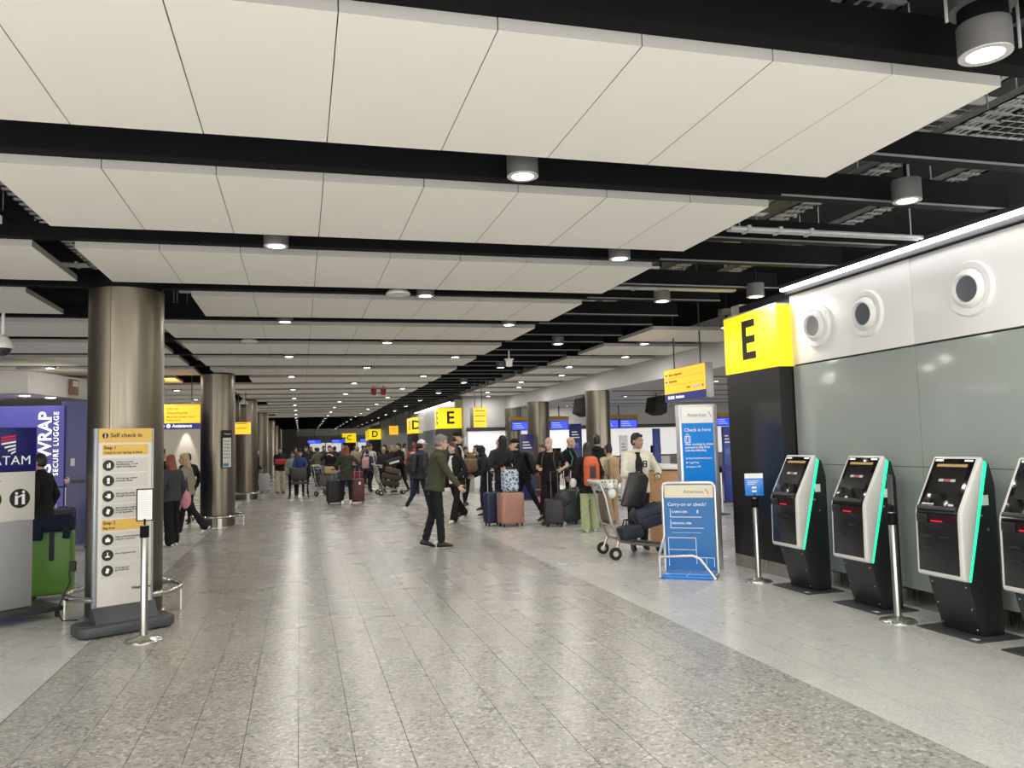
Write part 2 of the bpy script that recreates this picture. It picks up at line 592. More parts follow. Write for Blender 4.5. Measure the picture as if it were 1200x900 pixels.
dk = thing('air_duct', 'dark rectangular air duct high above the open strip of ceiling', 'duct', (4.72, 4.6, 3.92))
bx('duct', darkg, dk, -.3, .3, -5, 20, 0, .35)
for a in range(9): bx('duct_flange', greym, dk, -.33, .33, -5 + a * 2.5, -4.96 + a * 2.5, -.03, .38)

# ---- right-hand wall: back-painted glass below, white vent panels above
bm = bmesh.new(); box(bm, 5.53, 5.8, -2.6, 9.1, 0, 3.3)
wall_r = struct('wall_right', bm, darkg)
bx('skirting', steel, wall_r, 5.49, 5.53, -2.6, 7.97, 0, .15)
ys = [-2.55, -1.95, .05, 2.06, 4.06, 6.07, 7.955]
for a, b in zip(ys, ys[1:]):
    for z0, z1 in ((.16, 1.287), (1.293, 2.402)):
        bx('glass_panel', glassw, wall_r, 5.5, 5.53, a + .003, b - .003, z0, z1)
    bx('wall_panel', panelw, wall_r, 5.492, 5.53, a + .003, b - .003, 2.42, 3.225, bev=.006)
bm = bmesh.new(); box(bm, 5.44, 5.53, -2.6, 7.96, 3.235, 3.3); obj('cove_fascia', bm, darkg, wall_r)
bm = bmesh.new(); box(bm, -1.2, 0, -.02, .02, 0, .012)
lt = thing('linear_light', 'continuous white LED line along the top of the vented wall', 'light', (5.40, 1, 3.275))
bx('diffuser', lightbar, lt, -.025, .025, -3.5, 6.95, 0, .03)
bx('light_housing', darkg, lt, -.035, .035, -3.5, 6.95, .03, .07)
bm.free()
def air_vent(y, label):
    t = thing('air_vent', label, 'air vent', (5.492, y, 2.805), 0, None)
    t.rotation_euler = (0, R(-90), 0)
    bm = bmesh.new(); lathe(bm, [(.16, 0), (.235, 0), (.235, .02), (.225, .035), (.18, .038), (.165, .02)], 40, caps=False); obj('flange_ring', bm, panelw, t)
    bm = bmesh.new()
    lathe(bm, [(.175, .0), (.17, .03), (.15, .06), (.125, .085), (.115, .085), (.11, .05)], 36, caps=False)
    nz = obj('nozzle', bm, panelw, t); nz.rotation_euler = (R(6), R(-4), 0)
    bm = bmesh.new(); lathe(bm, [(.0005, .045), (.113, .05), (.113, .03), (.0005, .03)], 30, caps=False); cc = obj('vent_core', bm, M('vent_mesh_grey', (.10, .11, .13), .6), nz)
    return t
air_vent(5.39, 'round white jet vent nearest the right edge of the photo')
air_vent(6.67, 'round white jet vent in the middle of the three in view')
v3 = air_vent(7.47, 'round white jet vent next to the yellow E box, with a paler grey core')
v3.children[1].children[0].data.materials[0] = M('vent_mesh_pale', (.30, .31, .31), .6)

# ---- lit letter pillars
def letter_pillar(x0, x1, y0, y1, zl, zt, letter, label, face, lsize, pl=True, lx=None, ly=None):
    cx, cy = (x0 + x1) / 2, (y0 + y1) / 2
    t = thing('zone_pillar', label, 'sign pillar', (cx, cy, 0))
    hx, hy = (x1 - x0) / 2, (y1 - y0) / 2
    bx('pillar_panel', pillark, t, -hx, hx, -hy, hy, .15, zl)
    bx('plinth', steel, t, -hx, hx, -hy, hy, 0, .15)
    s = bx('sign_box', ywm, t, -hx - .01, hx + .01, -hy - .01, hy + .01, zl, zt, bev=.008)
    bx('sign_cap', M('sign_cap_grey', (.4, .4, .38), .4), s, -hx, hx, -hy, hy, zt, zt + .02)
    if 'W' in face:
        text('letter', letter, lsize, (-hx - .014, ly if ly is not None else 0, (zl + zt) / 2), letterk, s, -90, 'CENTER', .022)
    if 'S' in face:
        text('letter', letter, lsize, (lx if lx is not None else 0, -hy - .014, (zl + zt) / 2), letterk, s, 0, 'CENTER', .022)
    return t
letter_pillar(5.32, 5.52, 7.97, 9.12, 2.41, 3.13, 'E', 'nearest pillar with a large glowing yellow E, beside the self check-in kiosks', 'W', .66, ly=0.02)
letter_pillar(4.80, 5.60, 28.0, 28.8, 2.22, 2.95, 'E', 'far black pillar topped by a yellow E facing the camera, behind the queue', 'SW', .62)
letter_pillar(5.25, 5.6, 38.3, 40.2, 2.25, 3.02, 'D', 'far yellow D box on the pillar just left of the distant E', 'WS', .6)
letter_pillar(4.72, 5.55, 57.0, 57.8, 2.2, 2.93, 'D', 'distant pillar with a yellow D facing the camera', 'SW', .62)
letter_pillar(5.2, 5.6, 64.0, 66.0, 2.2, 3.0, 'C', 'tiny distant yellow box on the pillar between the D and the C', 'W', .6)
letter_pillar(3.75, 4.95, 74.0, 74.8, 2.15, 3.0, 'C', 'most distant pillar with a yellow C, left of all the other letters', 'SW', .62)

# ---- zone E: bulkhead, lower ceiling, back wall with lit panel
bm = bmesh.new(); box(bm, 7.18, 7.6, 9.33, 27.6, 2.86, 3.75)
struct('trim_1', bm, soff, label='grey plaster bulkhead over the check-in zone columns')
bm = bmesh.new(); box(bm, 5.55, 24, 9.13, 9.33, 2.86, 3.34); struct('trim_2', bm, soff, label='grey plaster bulkhead behind the near yellow E pillar')
bm = bmesh.new(); box(bm, 7.6, 24, 9.3, 27.6, 2.9, 3.0)
zc = struct('trim_3', bm, soff, label='lower grey ceiling of the check-in zone')
for k in range(8):
    bx('ceiling_slot', black, zc, 7.7 + (k % 2) * 1.2, 22, 10.6 + k * 2.1, 10.75 + k * 2.1, 2.893, 2.9)
bm = bmesh.new(); box(bm, 5.6, 24, 27.6, 27.9, 0, 4.3)
wb = struct('wall_back', bm, soff)
for k in range(6):
    bx('lit_panel', glow, wb, 5.75 + k * 3.0, 5.75 + k * 3 + 2.97, 27.56, 27.6, 1.05, 2.08)
bx('dark_band', darkg, wb, 5.7, 24, 27.5, 27.6, 2.1, 2.22)
bm = bmesh.new(); box(bm, 5.53, 5.8, 28.8, 40.3, 0, 3.3); w2 = struct('wall_right_far', bm, panelw)
for k in range(4): bx('glass_panel', glassw, w2, 5.5, 5.53, 28.9 + k * 2.3, 31.15 + k * 2.3, .15, 2.3)
lt2 = thing('linear_light', 'distant white LED line over the wall between the far E and D', 'light', (5.38, 34, 3.2))
bx('diffuser', lightbar2, lt2, -.03, .03, -5, 4.2, 0, .03); bx('light_housing', darkg, lt2, -.04, .12, -5, 4.2, .03, .07)
bm = bmesh.new(); box(bm, 5.53, 9, 40.3, 40.6, 0, 4.3); box(bm, 7.5, 7.8, 40.6, 57, 2.6, 4.3); box(bm, 5.55, 14, 57.2, 57.6, 0, 4.3); box(bm, 5.53, 5.8, 57.8, 66, 0, 3.3); box(bm, 5.53, 12, 66, 66.3, 0, 4.3)
struct('wall_right_distant', bm, soff)
bm = bmesh.new(); box(bm, 23.8, 24, 9, 40, 0, 4.3); struct('wall_zone_end', bm, soff)
bm = bmesh.new(); box(bm, -17, 24, 78, 78.3, 0, 4.3)
we = struct('wall_end', bm, M('end_wall_grey', (.22, .22, .23), .6))
for k in range(5): bx('lit_panel', glow, we, .9 + k * 1.5, 2.3 + k * 1.5, 77.95, 78, 1.25, 2.2)
bx('upper_panel', M('end_upper_panel', (.5, .5, .5), .6), we, -.3, 9, 77.9, 78, 2.9, 3.9)
bm = bmesh.new(); box(bm, -16.3, -16, -2.6, 79, 0, 4.4); struct('wall_left', bm, soff)
bm = bmesh.new(); box(bm, -9, -2.95, 31.0, 31.3, 0, 4.3)
wl = struct('wall_left_far', bm, M('warm_white_wall', (.72, .68, .60), .6))
for k in range(4): bx('wall_panel', M('warm_white_wall', (.72, .68, .60), .6), wl, -8.95 + k * 1.5, -7.47 + k * 1.5, 30.97, 31, .1, 3.25)

# ---- columns
def column(y, label, x=-1.72, r=.355, top=3.27, rail=True, h0=0):
    t = thing('column', label, 'column', (x, y, 0), 0, None)
    for s in (0, 1):                       # two half shells with an open seam
        bm = bmesh.new(); n = 28; a0, a1 = (-102.8, 76.4) if s == 0 else (77.2, 256.4)
        prof = []
        for q in range(n + 1):
            a = R(a0 + (a1 - a0) * q / n); prof.append((r * math.cos(a), r * math.sin(a)))
        for q in range(n, -1, -1):
            a = R(a0 + (a1 - a0) * q / n); prof.append(((r - .012) * math.cos(a), (r - .012) * math.sin(a)))
        A = [bm.verts.new((*p, .02)) for p in prof]; B = [bm.verts.new((*p, top)) for p in prof]; m_ = len(prof)
        for q in range(m_): bm.faces.new((A[q], A[(q + 1) % m_], B[(q + 1) % m_], B[q]))
        for L_ in (A, B):
            for q in range(n):
                bm.faces.new((L_[q], L_[q + 1], L_[m_ - 2 - q], L_[m_ - 1 - q]))
        bmesh.ops.recalc_face_normals(bm, faces=bm.faces)
        obj('cladding_shell', bm, colsteel, t, 30)
    bm = bmesh.new(); lathe(bm, [(r - .02, 0), (r - .02, top + (.12 if top > 3 else .0)), (r - .05, 4.34 if top > 3 else top + .005)], 32); obj('core', bm, black, t)
    bm = bmesh.new(); lathe(bm, [(r + .015, 0), (r + .015, .02), (r, .03)], 36); obj('base_ring', bm, steel, t)
    if rail:
        rr = r + .17
        pts = [(rr * math.cos(2 * PI * q / 40), rr * math.sin(2 * PI * q / 40), .24) for q in range(40)]
        bm = bmesh.new(); tube(bm, pts, .028, 10, True); obj('guard_rail', bm, chrome, t)
        for a in (10, 100, 190, 280):
            bm = bmesh.new(); ca, sa = math.cos(R(a)), math.sin(R(a))
            box(bm, -.04, .04, -.008, .008, 0, .24)
            o = obj('rail_post', bm, poststeel, t); o.location = (rr * ca, rr * sa, 0); o.rotation_euler = (0, 0, R(a + 90))
    return t
names = ['nearest', 'second', 'third', 'fourth', 'fifth', 'sixth', 'seventh']
for k in range(7):
    column(8.87 + 9.4 * k, '%s brushed steel column of the left row%s' % (names[k], ', behind the self check in totem' if k == 0 else (' with a notice board on its right side' if k == 1 else ' with a guard rail at its foot')))
for k, (x, y, r, lab) in enumerate(((7.12, 18.4, .30, 'right-hand steel column of the check-in zone, behind the orange rucksack'), (7.0, 23.1, .34, 'middle steel column of the check-in zone, behind the bald man'), (7.3, 27.2, .28, 'leftmost steel column of the check-in zone, next to the hanging amber sign'))):
    column(y, lab, x, r, 2.86, True)
# ================================================================ LAMPS
def downlight(x, y, z=3.285, watt=LAMP_W, label=None, r=.1, h=.15, on=True, group='cylinder downlights in the ceiling gaps', light=True):
    t = thing('downlight', label or 'grey downlight far down the hall in a black gap between the boards', 'lamp', (x, y, z), 0, group)
    bm = bmesh.new(); lathe(bm, [(r - .008, 0), (r, 0), (r, h), (r - .02, h)], 28); obj('housing', bm, lampm, t)
    bm = bmesh.new(); lathe(bm, [(r * .7, -.004), (r * .99, -.004), (r * .99, .002), (r * .7, .002)], 28, caps=False); obj('trim_ring', bm, M('lamp_trim', (.6, .6, .58), .35), t)
    bm = bmesh.new(); lathe(bm, [(.001, -.002), (r * .7, -.002), (r * .7, .001), (.001, .001)], 24); obj('diffuser', bm, lamp_on if on else lamp_off, t)
    bm = bmesh.new(); tube(bm, [(0, 0, h - .01), (0, 0, (4.36 if z > 3 else 2.91) - z)], .012, 8); obj('stem', bm, black, t)
    if on and light:
        ld = LIGHTS.get((watt, r))
        if ld is None:
            ld = bpy.data.lights.new('downlight_beam', 'AREA'); ld.shape = 'DISK'; ld.size = r * 1.5; ld.energy = watt; ld.color = (1, .955, .88)
            LIGHTS[(watt, r)] = ld
        lo = bpy.data.objects.new('downlight_beam', ld); C.objects.link(lo); lo.parent = t; lo.location = (0, 0, -.012)
    return t
LIGHTS = {}
ORD = ['first', 'second', 'third', 'fourth', 'fifth', 'sixth', 'seventh', 'eighth', 'ninth', 'tenth', 'eleventh', 'twelfth', 'thirteenth']
for k in range(-3, 34):
    y = 4.70 + 2.022 * k
    xs = (1.37, 4.27, -4.6) if k % 2 == 0 else (-.18, 2.87, -3.2)
    if k in (3, 4) : xs = xs[:2]
    for x in xs:
        if k < 0 and x < -3 and k > -2: continue
        if abs(x + 4.6) < .1 and k < 6 and k > -1: continue
        far = k > 20
        lab, grp = None, 'far downlights in the black ceiling gaps'
        if k == -1 and 2 < x: continue
        if k < 13 and k > -1:
            lab = 'grey cylinder downlight in the %s black gap of the ceiling, %s' % (ORD[k], 'left of the columns' if x < -3 else 'left of centre' if x < 0 else 'nearest the middle' if x < 2 else 'right of centre' if x < 4 else 'in the open black strip')
            grp = 'cylinder downlights in the ceiling gaps'
        elif k < 0:
            lab, grp = 'grey cylinder downlight above and behind the camera', 'downlights behind the camera'
        if k == 0 and x > 4: lab, grp = 'grey cylinder downlight near the right edge, over the round wall vents', None
        if k == 0 and 1 < x < 2: lab, grp = 'grey cylinder downlight under the largest white ceiling boards, in the top middle of the photo', None
        if k == 1 and x < 0: lab, grp = 'grey downlight with a dull lens in the second black gap, %s' % ('left of the columns' if x < -3 else 'right of the nearest column'), None
        if k == 1 and x > 2: lab, grp = 'grey cylinder downlight in the second black gap, left of the open strip', None
        if k == 2 and x > 4: lab, grp = 'grey cylinder downlight in the open strip, left of the big yellow E', None
        downlight(x, y, label=lab, group=grp, light=(k <= 24))
# the large one at the top right corner
t = downlight(2.83, 2.62, 3.2, label='largest downlight, a double grey cylinder in the top right corner', r=.105, h=.13, group=None)
bm = bmesh.new(); lathe(bm, [(.11, .2), (.13, .2), (.13, .33), (.11, .33)], 28); obj('upper_collar', bm, lampm, t)
bm = bmesh.new(); lathe(bm, [(.098, .13), (.098, .2)], 24); obj('neck', bm, black, t)
bm = bmesh.new(); box(bm, -.2, .2, -.012, .012, .33, .35); tube(bm, [(-.19, 0, .33), (-.19, 0, .12)], .007, 6); tube(bm, [(.19, 0, .33), (.19, 0, .05)], .007, 6); obj('bracket', bm, greym, t)
t = downlight(5.72, 9.75, 3.13, label='double cylinder downlight just left of the near yellow E box', h=.11, group=None)
bm = bmesh.new(); lathe(bm, [(.1, .17), (.11, .17), (.11, .25), (.1, .25)], 24); obj('upper_collar', bm, lampm, t)
downlight(5.15, 8.1, 3.24, label='bright oval downlight between the LED line and the near yellow E box', group=None)
for k in range(8):
    downlight(5.85 + (k % 2) * .5, 12.75 + 2.02 * k, 3.29, 14, label='%s downlight between the short white boards over the check-in zone' % ORD[k], group='downlights between the short boards of the check-in zone')
for k in range(10):
    downlight(9.2 + (k % 3) * 3.5, 11 + k * 1.75, 2.9, 12, label='%s small downlight in the lower ceiling of the check-in zone, %s' % (ORD[k], ('left', 'middle', 'right')[k % 3]), r=.07, h=.05, group='small downlights of the lower ceiling')
for (x, y) in ((-5.2, 30.2), (-4.0, 30.2), (-6.4, 30.2)):
    t = thing('wall_washer', 'small spotlight throwing a cone of light down the white wall left of the second column', 'lamp', (x, y + .5, 3.0), 0, 'spotlights along the white wall')
    t['label'] = {-5.2: 'middle', -4.0: 'right', -6.4: 'left'}[x] + ' spotlight throwing a cone of light down the white wall left of the second column'
    bm = bmesh.new(); lathe(bm, [(.04, 0), (.05, 0), (.05, .12), (.02, .12), (.02, 1.3)], 16); obj('housing', bm, lampm, t)
    ld = bpy.data.lights.new('wall_washer_beam', 'SPOT'); ld.energy = 130; ld.spot_size = R(34); ld.spot_blend = .5; ld.shadow_soft_size = .03; ld.color = (1, .93, .8)
    lo = bpy.data.objects.new('wall_washer_beam', ld); C.objects.link(lo); lo.parent = t; lo.location = (0, 0, -.02); lo.rotation_euler = (R(6), 0, 0)
# flat speakers
for (x, y, lab) in ((1.06, 8.7, 'flat white round ceiling speaker left of a small downlight'), (-.75, 12.85, 'flat white round ceiling speaker under the boards past the nearest column')):
    t = thing('ceiling_speaker', lab, 'speaker', (x, y, 3.27))
    bm = bmesh.new(); lathe(bm, [(.02, .02), (.13, .012), (.135, .025), (.12, .05)], 28); obj('grille', bm, M('speaker_white', (.72, .72, .70), .5), t)
    bm = bmesh.new(); lathe(bm, [(.1, .05), (.1, .13)], 24); obj('back_can', bm, lampm, t)
# hanging red cones, cameras
for i, x in enumerate((1.97, 2.23)):
    t = thing('red_pendant', '%s of two small dark red cones hanging from the ceiling' % ('left' if i == 0 else 'right'), 'pendant', (x, 22, 3.05))
    bm = bmesh.new(); lathe(bm, [(.055, 0), (.06, .005), (.085, .17)], 18); obj('cone', bm, M('dark_red_plastic', (.22, .01, .015), .4), t)
    bm = bmesh.new(); lathe(bm, [(.085, .17), (.11, .19), (.11, .205), (.02, .21)], 18); obj('flange', bm, M('pendant_top', (.35, .2, .18), .4), t)
    bm = bmesh.new(); tube(bm, [(0, 0, .2), (0, 0, .5)], .012, 8); obj('stem', bm, black, t)
for (x, y, z, lab) in ((-1.62, 24.9, 3.02, 'dome camera hanging in front of the third column'), (-3.44, 10.7, 2.93, 'dome camera hanging at the left edge of the photo')):
    t = thing('dome_camera', lab, 'camera', (x, y, z))
    bm = bmesh.new(); lathe(bm, [(.005, -.12), (.07, -.09), (.1, -.02), (.1, 0)], 24); obj('dome', bm, M('smoked_dome', (.03, .03, .035), .1), t)
    bm = bmesh.new(); lathe(bm, [(.115, -.02), (.12, .02), (.06, .12), (.03, .14)], 24); obj('housing', bm, white, t)
    bm = bmesh.new(); tube(bm, [(0, 0, .13), (0, 0, 4.36 - z)], .02, 8); obj('stem', bm, white, t)
t = thing('ceiling_camera', 'small white cylinder camera hanging in the open black ceiling strip', 'camera', (3.85, 14.5, 3.13))
bm = bmesh.new(); lathe(bm, [(.03, -.06), (.06, -.05), (.065, .06), (.09, .07), (.09, .09), (.02, .1)], 18); obj('housing', bm, white, t)
bm = bmesh.new(); tube(bm, [(0, 0, .09), (0, 0, .3)], .015, 8); obj('stem', bm, white, t)

# ================================================================ KIOSKS (local: wall is +x, the user stands at -x)
def kiosk(yc, label):
    t = thing('check_in_kiosk', label, 'kiosk', (5.1, yc, 0), 0)
    bx('floor_plate', darkg, t, -.16, .28, -.31, .31, 0, .012, bev=.004)
    bm = bmesh.new(); prism(bm, [(0, .012), (.21, .012), (.215, 1.18), (.17, 1.35), (.085, 1.375), (-.115, .44)], -.205, .205, bev=.012); ped = obj('pedestal', bm, kblack, t)
    bm = bmesh.new()
    for (x, z) in ((-.095, .38), (-.05, .2), (-.015, .06)):
        for s in (-1, 1): lathe(bm, [(.001, 0), (.006, 0), (.006, .003), (.001, .004)], 8, (0, 0, 0))
    bm.free()
    for (x, z) in ((-.100, .39), (-.055, .22), (-.016, .06)):
        for s in (-1, 1):
            bm = bmesh.new(); ball(bm, (x - .004, s * .17, z), (.004, .006, .006), None, 8, 5); obj('screw', bm, greym, ped)
    # white wedge-shaped shell
    bm = bmesh.new(); prism(bm, [(.09, 1.36), (.082, 1.40), (.055, 1.402), (-.165, .985), (-.172, .95), (-.182, .47), (-.17, .445), (-.125, .44)], -.24, .24, bev=.016, seg=3); sh = obj('shell', bm, kwhite, t)
    # status light along the back edge of the shell
    bm = bmesh.new(); prism(bm, [(.118, 1.345), (.096, 1.372), (-.128, .452), (-.108, .436)], -.238, .238, bev=.006)
    gl = obj('status_light', bm, kgreen, t)
    bm = bmesh.new()
    for q in range(1, 5):
        f = q / 5; x, z = .107 - .225 * f, 1.358 - .914 * f
        for s in (-1, 1): box(bm, x - .013, x + .013, s * .2385 - .0012, s * .2385 + .0012, z - .0015, z + .0015)
    obj('segment_joint', bm, black, gl)
    def face(a, b, w, off, th, name, m, par, y0=None, y1=None, bev=.0):
        """plate lying on the front plane from point a to b (x,z)"""
        d = Vector((b[0] - a[0], b[1] - a[1])).normalized(); n = Vector((-d.y, d.x))
        if n.x > 0: n = -n
        A, B = Vector(a) + n * off, Vector(b) + n * off
        bm = bmesh.new(); prism(bm, [tuple(A), tuple(B), tuple(B + n * th), tuple(A + n * th)], y0 if y0 is not None else -w, y1 if y1 is not None else w, bev=bev)
        return obj(name, bm, m, par)
    U0, U1, L0, L1 = (.055, 1.402), (-.168, .975), (-.172, .95), (-.182, .47)
    up = lambda f: (U0[0] + (U1[0] - U0[0]) * f, U0[1] + (U1[1] - U0[1]) * f)
    lo = lambda f: (L0[0] + (L1[0] - L0[0]) * f, L0[1] + (L1[1] - L0[1]) * f)
    upf = face(up(.045), up(.99), .207, .0005, .004, 'screen_fascia', kscreen, t, bev=.0015)
    lof = face(lo(.0), lo(.965), .207, .0005, .004, 'lower_fascia', M('kiosk_fascia', (.012, .012, .013), .25), t, bev=.0015)
    face(up(.13), up(.70), .165, .005, .0015, 'display', M('kiosk_display', (.010, .010, .011), .15), upf)
    face(up(.15), up(.20), 0, .0068, .001, 'display_bar', kgold, upf, -.155, .155)
    for y0, y1, m in ((-.085, -.035, M('display_button', (.4, .4, .4), .3, em=.12)), (-.03, .03, M('display_button_red', (.3, .05, .05), .3, em=.06, emcol=(1, .2, .2))), (.035, .085, M('display_button', (.4, .4, .4), .3, em=.12))):
        face(up(.425), up(.475), 0, .0068, .001, 'display_button', m, upf, y0, y1)
    for s in (-1, 1):
        face(up(.065), up(.095), 0, .005, .003, 'sensor_lamp', M('sensor_white', (.85, .85, .9), .3, em=.7), upf, s * .15 - .04, s * .15 + .04, bev=.001)
    # scanner recess, tray and slots
    face(lo(.03), lo(.14), 0, .0045, .002, 'scanner_window', M('scanner_recess', (.03, .004, .006), .2), lof, -.19, .075)
    face(lo(.105), lo(.13), 0, .007, .001, 'scanner_beam', kred, lof, -.06, .06)
    face(lo(.01), lo(.15), 0, .0045, .016, 'printer_module', kblack, lof, .09, .2, bev=.004)
    for (f, y) in ((.36, -.07), (.36, .1), (.56, .1)):
        face(lo(f), lo(f + .035), 0, .0045, .008, 'card_slot', kblack, lof, y - .05, y + .05, bev=.002)
    bm = bmesh.new(); prism(bm, [(-.160, .998), (-.1715, .985), (-.1795, .95), (-.176, .93), (-.165, .93), (-.15, .99)], -.207, .207); obj('knee_strip', bm, kscreen, upf)
    face(up(.93), up(1.0), 0, .004, .02, 'keypad_ledge', kblack, upf, -.2, .2, bev=.004)
    # sticker and hinge on the camera side
    bx('sticker', white, ped, .07, .135, -.2075, -.205, 1.02, 1.10)
    for (x, z) in ((.06, .94), (.115, .83)):
        bm = bmesh.new(); ball(bm, (x, -.206, z), (.011, .005, .011), None, 10, 6); obj('side_lock', bm, poststeel, ped)
    return t
kk = [kiosk(7.425, 'farthest black and white kiosk, next to the dark pillar with the yellow E'),
      kiosk(6.41, 'second black and white kiosk from the yellow E, behind the steel post'),
      kiosk(5.33, 'third black and white kiosk from the yellow E, white writing under its screen'),
      kiosk(4.51, 'black and white self check-in kiosk cut off by the right edge of the photo')]
k3 = kk[2]
sf = [c for c in k3.children if c.name.startswith('screen_fascia')][0]
for i in range(9):
    y = -.17 + i * .014
    bx('keypad_mark', letterw, sf, -.153, -.1495, .17 - i * .014 - .005, .17 - i * .014 + .005, 1.02, 1.03 + (i % 3) * .002)
bx('keypad_mark', letterw, sf, -.153, -.1495, -.15, -.10, 1.018, 1.034)
bx('keypad_mark', letterw, sf, -.153, -.1495, -.075, -.06, 1.02, 1.034)
for q in kk:
    fp0 = [c for c in q.children if c.name.startswith('floor_plate')][0]
    for d in (0, .03):
        bx('floor_sticker', letterw, fp0, -.135, -.09, -.262 + d, -.245 + d, .012, .0135)

# ================================================================ POSTS
def sign_post(x, y, label, rz, h, sign, base_r=.15):
    t = thing('sign_post', label, 'post', (x, y, 0), rz)
    bm = bmesh.new(); lathe(bm, [(base_r, 0), (base_r, .006), (base_r * .93, .018), (.06, .032), (.034, .05), (.032, .05)], 36); obj('base', bm, steel, t)
    bm = bmesh.new(); lathe(bm, [(.03, .03), (.03, h), (.026, h + .006)], 24); obj('pole', bm, poststeel, t)
    bm = bmesh.new(); lathe(bm, [(.034, h - .1), (.037, h - .1), (.037, h), (.034, h)], 24); obj('belt_head', bm, black, t)
    if sign: sign(t, h)
    return t
def s_frame(t, h):
    bx('holder_stem', black, t, -.008, .008, -.01, .01, h, h + .06)
    f = bx('sign_frame', rubber, t, -.068, .068, -.008, .008, h + .04, h + .32, bev=.003)
    bx('paper', M('printed_paper', (.72, .72, .72), .5), f, -.058, .058, -.0095, -.008, h + .05, h + .31)
    for i in range(11):
        bx('print_line', M('faint_print', (.55, .55, .56), .5), f, -.046, .02 + .02 * ((i * 7) % 3), -.0105, -.0095, h + .28 - i * .019, h + .284 - i * .019)
def s_blue(t, h):
    bx('holder_stem', black, t, -.006, .006, -.006, .006, h, h + .05)
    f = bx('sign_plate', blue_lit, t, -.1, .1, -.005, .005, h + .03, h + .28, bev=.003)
    bx('plate_header', letterw, f, -.098, .098, -.0065, -.005, h + .225, h + .278)
    for i in range(3): bx('print_line', letterw, f, -.07, .05 - .02 * i, -.006, -.005, h + .19 - i * .018, h + .196 - i * .018)
    for i in range(2): bx('print_line', letterw, f, -.025, .025, -.006, -.005, h + .07 + i * .04, h + .09 + i * .04)
def s_edge(t, h):
    bx('holder_bracket', black, t, -.04, .04, -.015, .015, h + .05, h + .07)
    tb = bmesh.new(); tube(tb, [(0, 0, h), (0, 0, h + .08)], .008, 8); obj('holder_stem', tb, black, t)
    bx('sign_plate', darkg, t, -.09, .09, -.004, .004, h + .07, h + .33)
sign_post(-1.31, 7.56, 'steel post with a small black-framed notice, in front of the self check in totem', 14, .98, s_frame)
sign_post(4.93, 7.98, 'steel post carrying a small blue notice, beside the dark pillar', -28, .92, s_blue)
sign_post(4.93, 5.84, 'bare steel post with its thin sign seen edge-on, in front of the second kiosk', 62, .92, s_edge)

# ================================================================ SELF CHECK IN TOTEM
def disc_icon(par, x, z, r, y, kind):
    bm = bmesh.new(); prism(bm, [(x + r * math.cos(2 * PI * i / 28), z + r * math.sin(2 * PI * i / 28)) for i in range(28)], y - .002, y, 'Y'); d = obj('pictogram_disc', bm, letterk, par)
    bm = bmesh.new(); a, b = y - .0035, y - .002
    if kind == 0: box(bm, x - .014, x - .004, a, b, z - .022, z + .012); box(bm, x + .002, x + .016, a, b, z - .022, z + .024)
    if kind == 1: box(bm, x - .011, x + .011, a, b, z - .006, z + .026); box(bm, x - .011, x + .011, a, b, z - .026, z - .01)
    if kind == 2: box(bm, x - .008, x + .02, a, b, z - .02, z + .02); box(bm, x - .024, x - .010, a, b, z - .008, z + .003)
    if kind == 3: prism(bm, [(x - .018, z - .016), (x + .006, z - .026), (x + .018, z + .016), (x - .006, z + .026)], a, b)
    if kind == 4: box(bm, x - .004, x + .004, a, b, z - .008, z + .026); prism(bm, [(x - .022, z - .02), (x + .022, z - .02), (x + .012, z - .006), (x - .012, z - .006)], a, b)
    if kind == 5: box(bm, x - .02, x + .02, a, b, z - .02, z + .008); box(bm, x - .008, x + .008, a, b, z + .008, z + .02)
    if kind == 6: box(bm, x - .004, x + .004, a, b, z - .02, z + .008); box(bm, x - .004, x + .004, a, b, z + .013, z + .022)
    obj('pictogram', bm, letterw, d)
tt = thing('self_check_in_totem', 'tall white and ochre self check in totem in front of the nearest column', 'sign', (-1.595, 8.145, 0), 28)
bm = bmesh.new(); prism(bm, [(-.36, -.27), (.34, -.27), (.40, -.2), (.40, .06), (.34, .12), (-.36, .12), (-.42, .06), (-.42, -.2)], .012, .10, 'Z', bev=.012); obj('foot', bm, plinthg, tt)
bm = bmesh.new(); prism(bm, [(-.17, .1), (.05, .1), (.02, .235), (-.05, .235)], -.27, .27, 'X', bev=.006); obj('neck', bm, plinthg, tt)
for a in (-.36, .34):
    for b in (-.2, .07):
        bm = bmesh.new(); tube(bm, [(a - .01, b, .012), (a + .01, b, .012)], .012, 10); obj('caster', bm, rubber, tt)
pn = bx('panel', offw, tt, -.235, .235, -.05, -.015, .2, 1.845, bev=.004)
bx('side_trim', M('totem_edge', (.30, .33, .36), .35, .5), tt, -.27, -.236, -.055, -.005, .2, 1.845, bev=.004)
bx('side_trim', M('totem_edge', (.30, .33, .36), .35, .5), tt, .236, .252, -.055, -.005, .2, 1.845, bev=.004)
bx('header_band', goldp, pn, -.233, .233, -.0525, -.05, 1.715, 1.843)
disc_icon(pn, -.178, 1.779, .026, -.0525, 6)
text('lettering', 'Self check in', .056, (-.135, -.0525, 1.781), letterk, pn, bold=.012)
bx('step_band', goldp, pn, -.2, .2, -.0525, -.05, 1.60, 1.695)
text('lettering', 'Step 1', .042, (-.19, -.0525, 1.667), letterk, pn, bold=.014)
text('lettering', 'Check in and tag bag at kiosk', .0285, (-.19, -.0525, 1.622), letterk, pn, bold=.014)
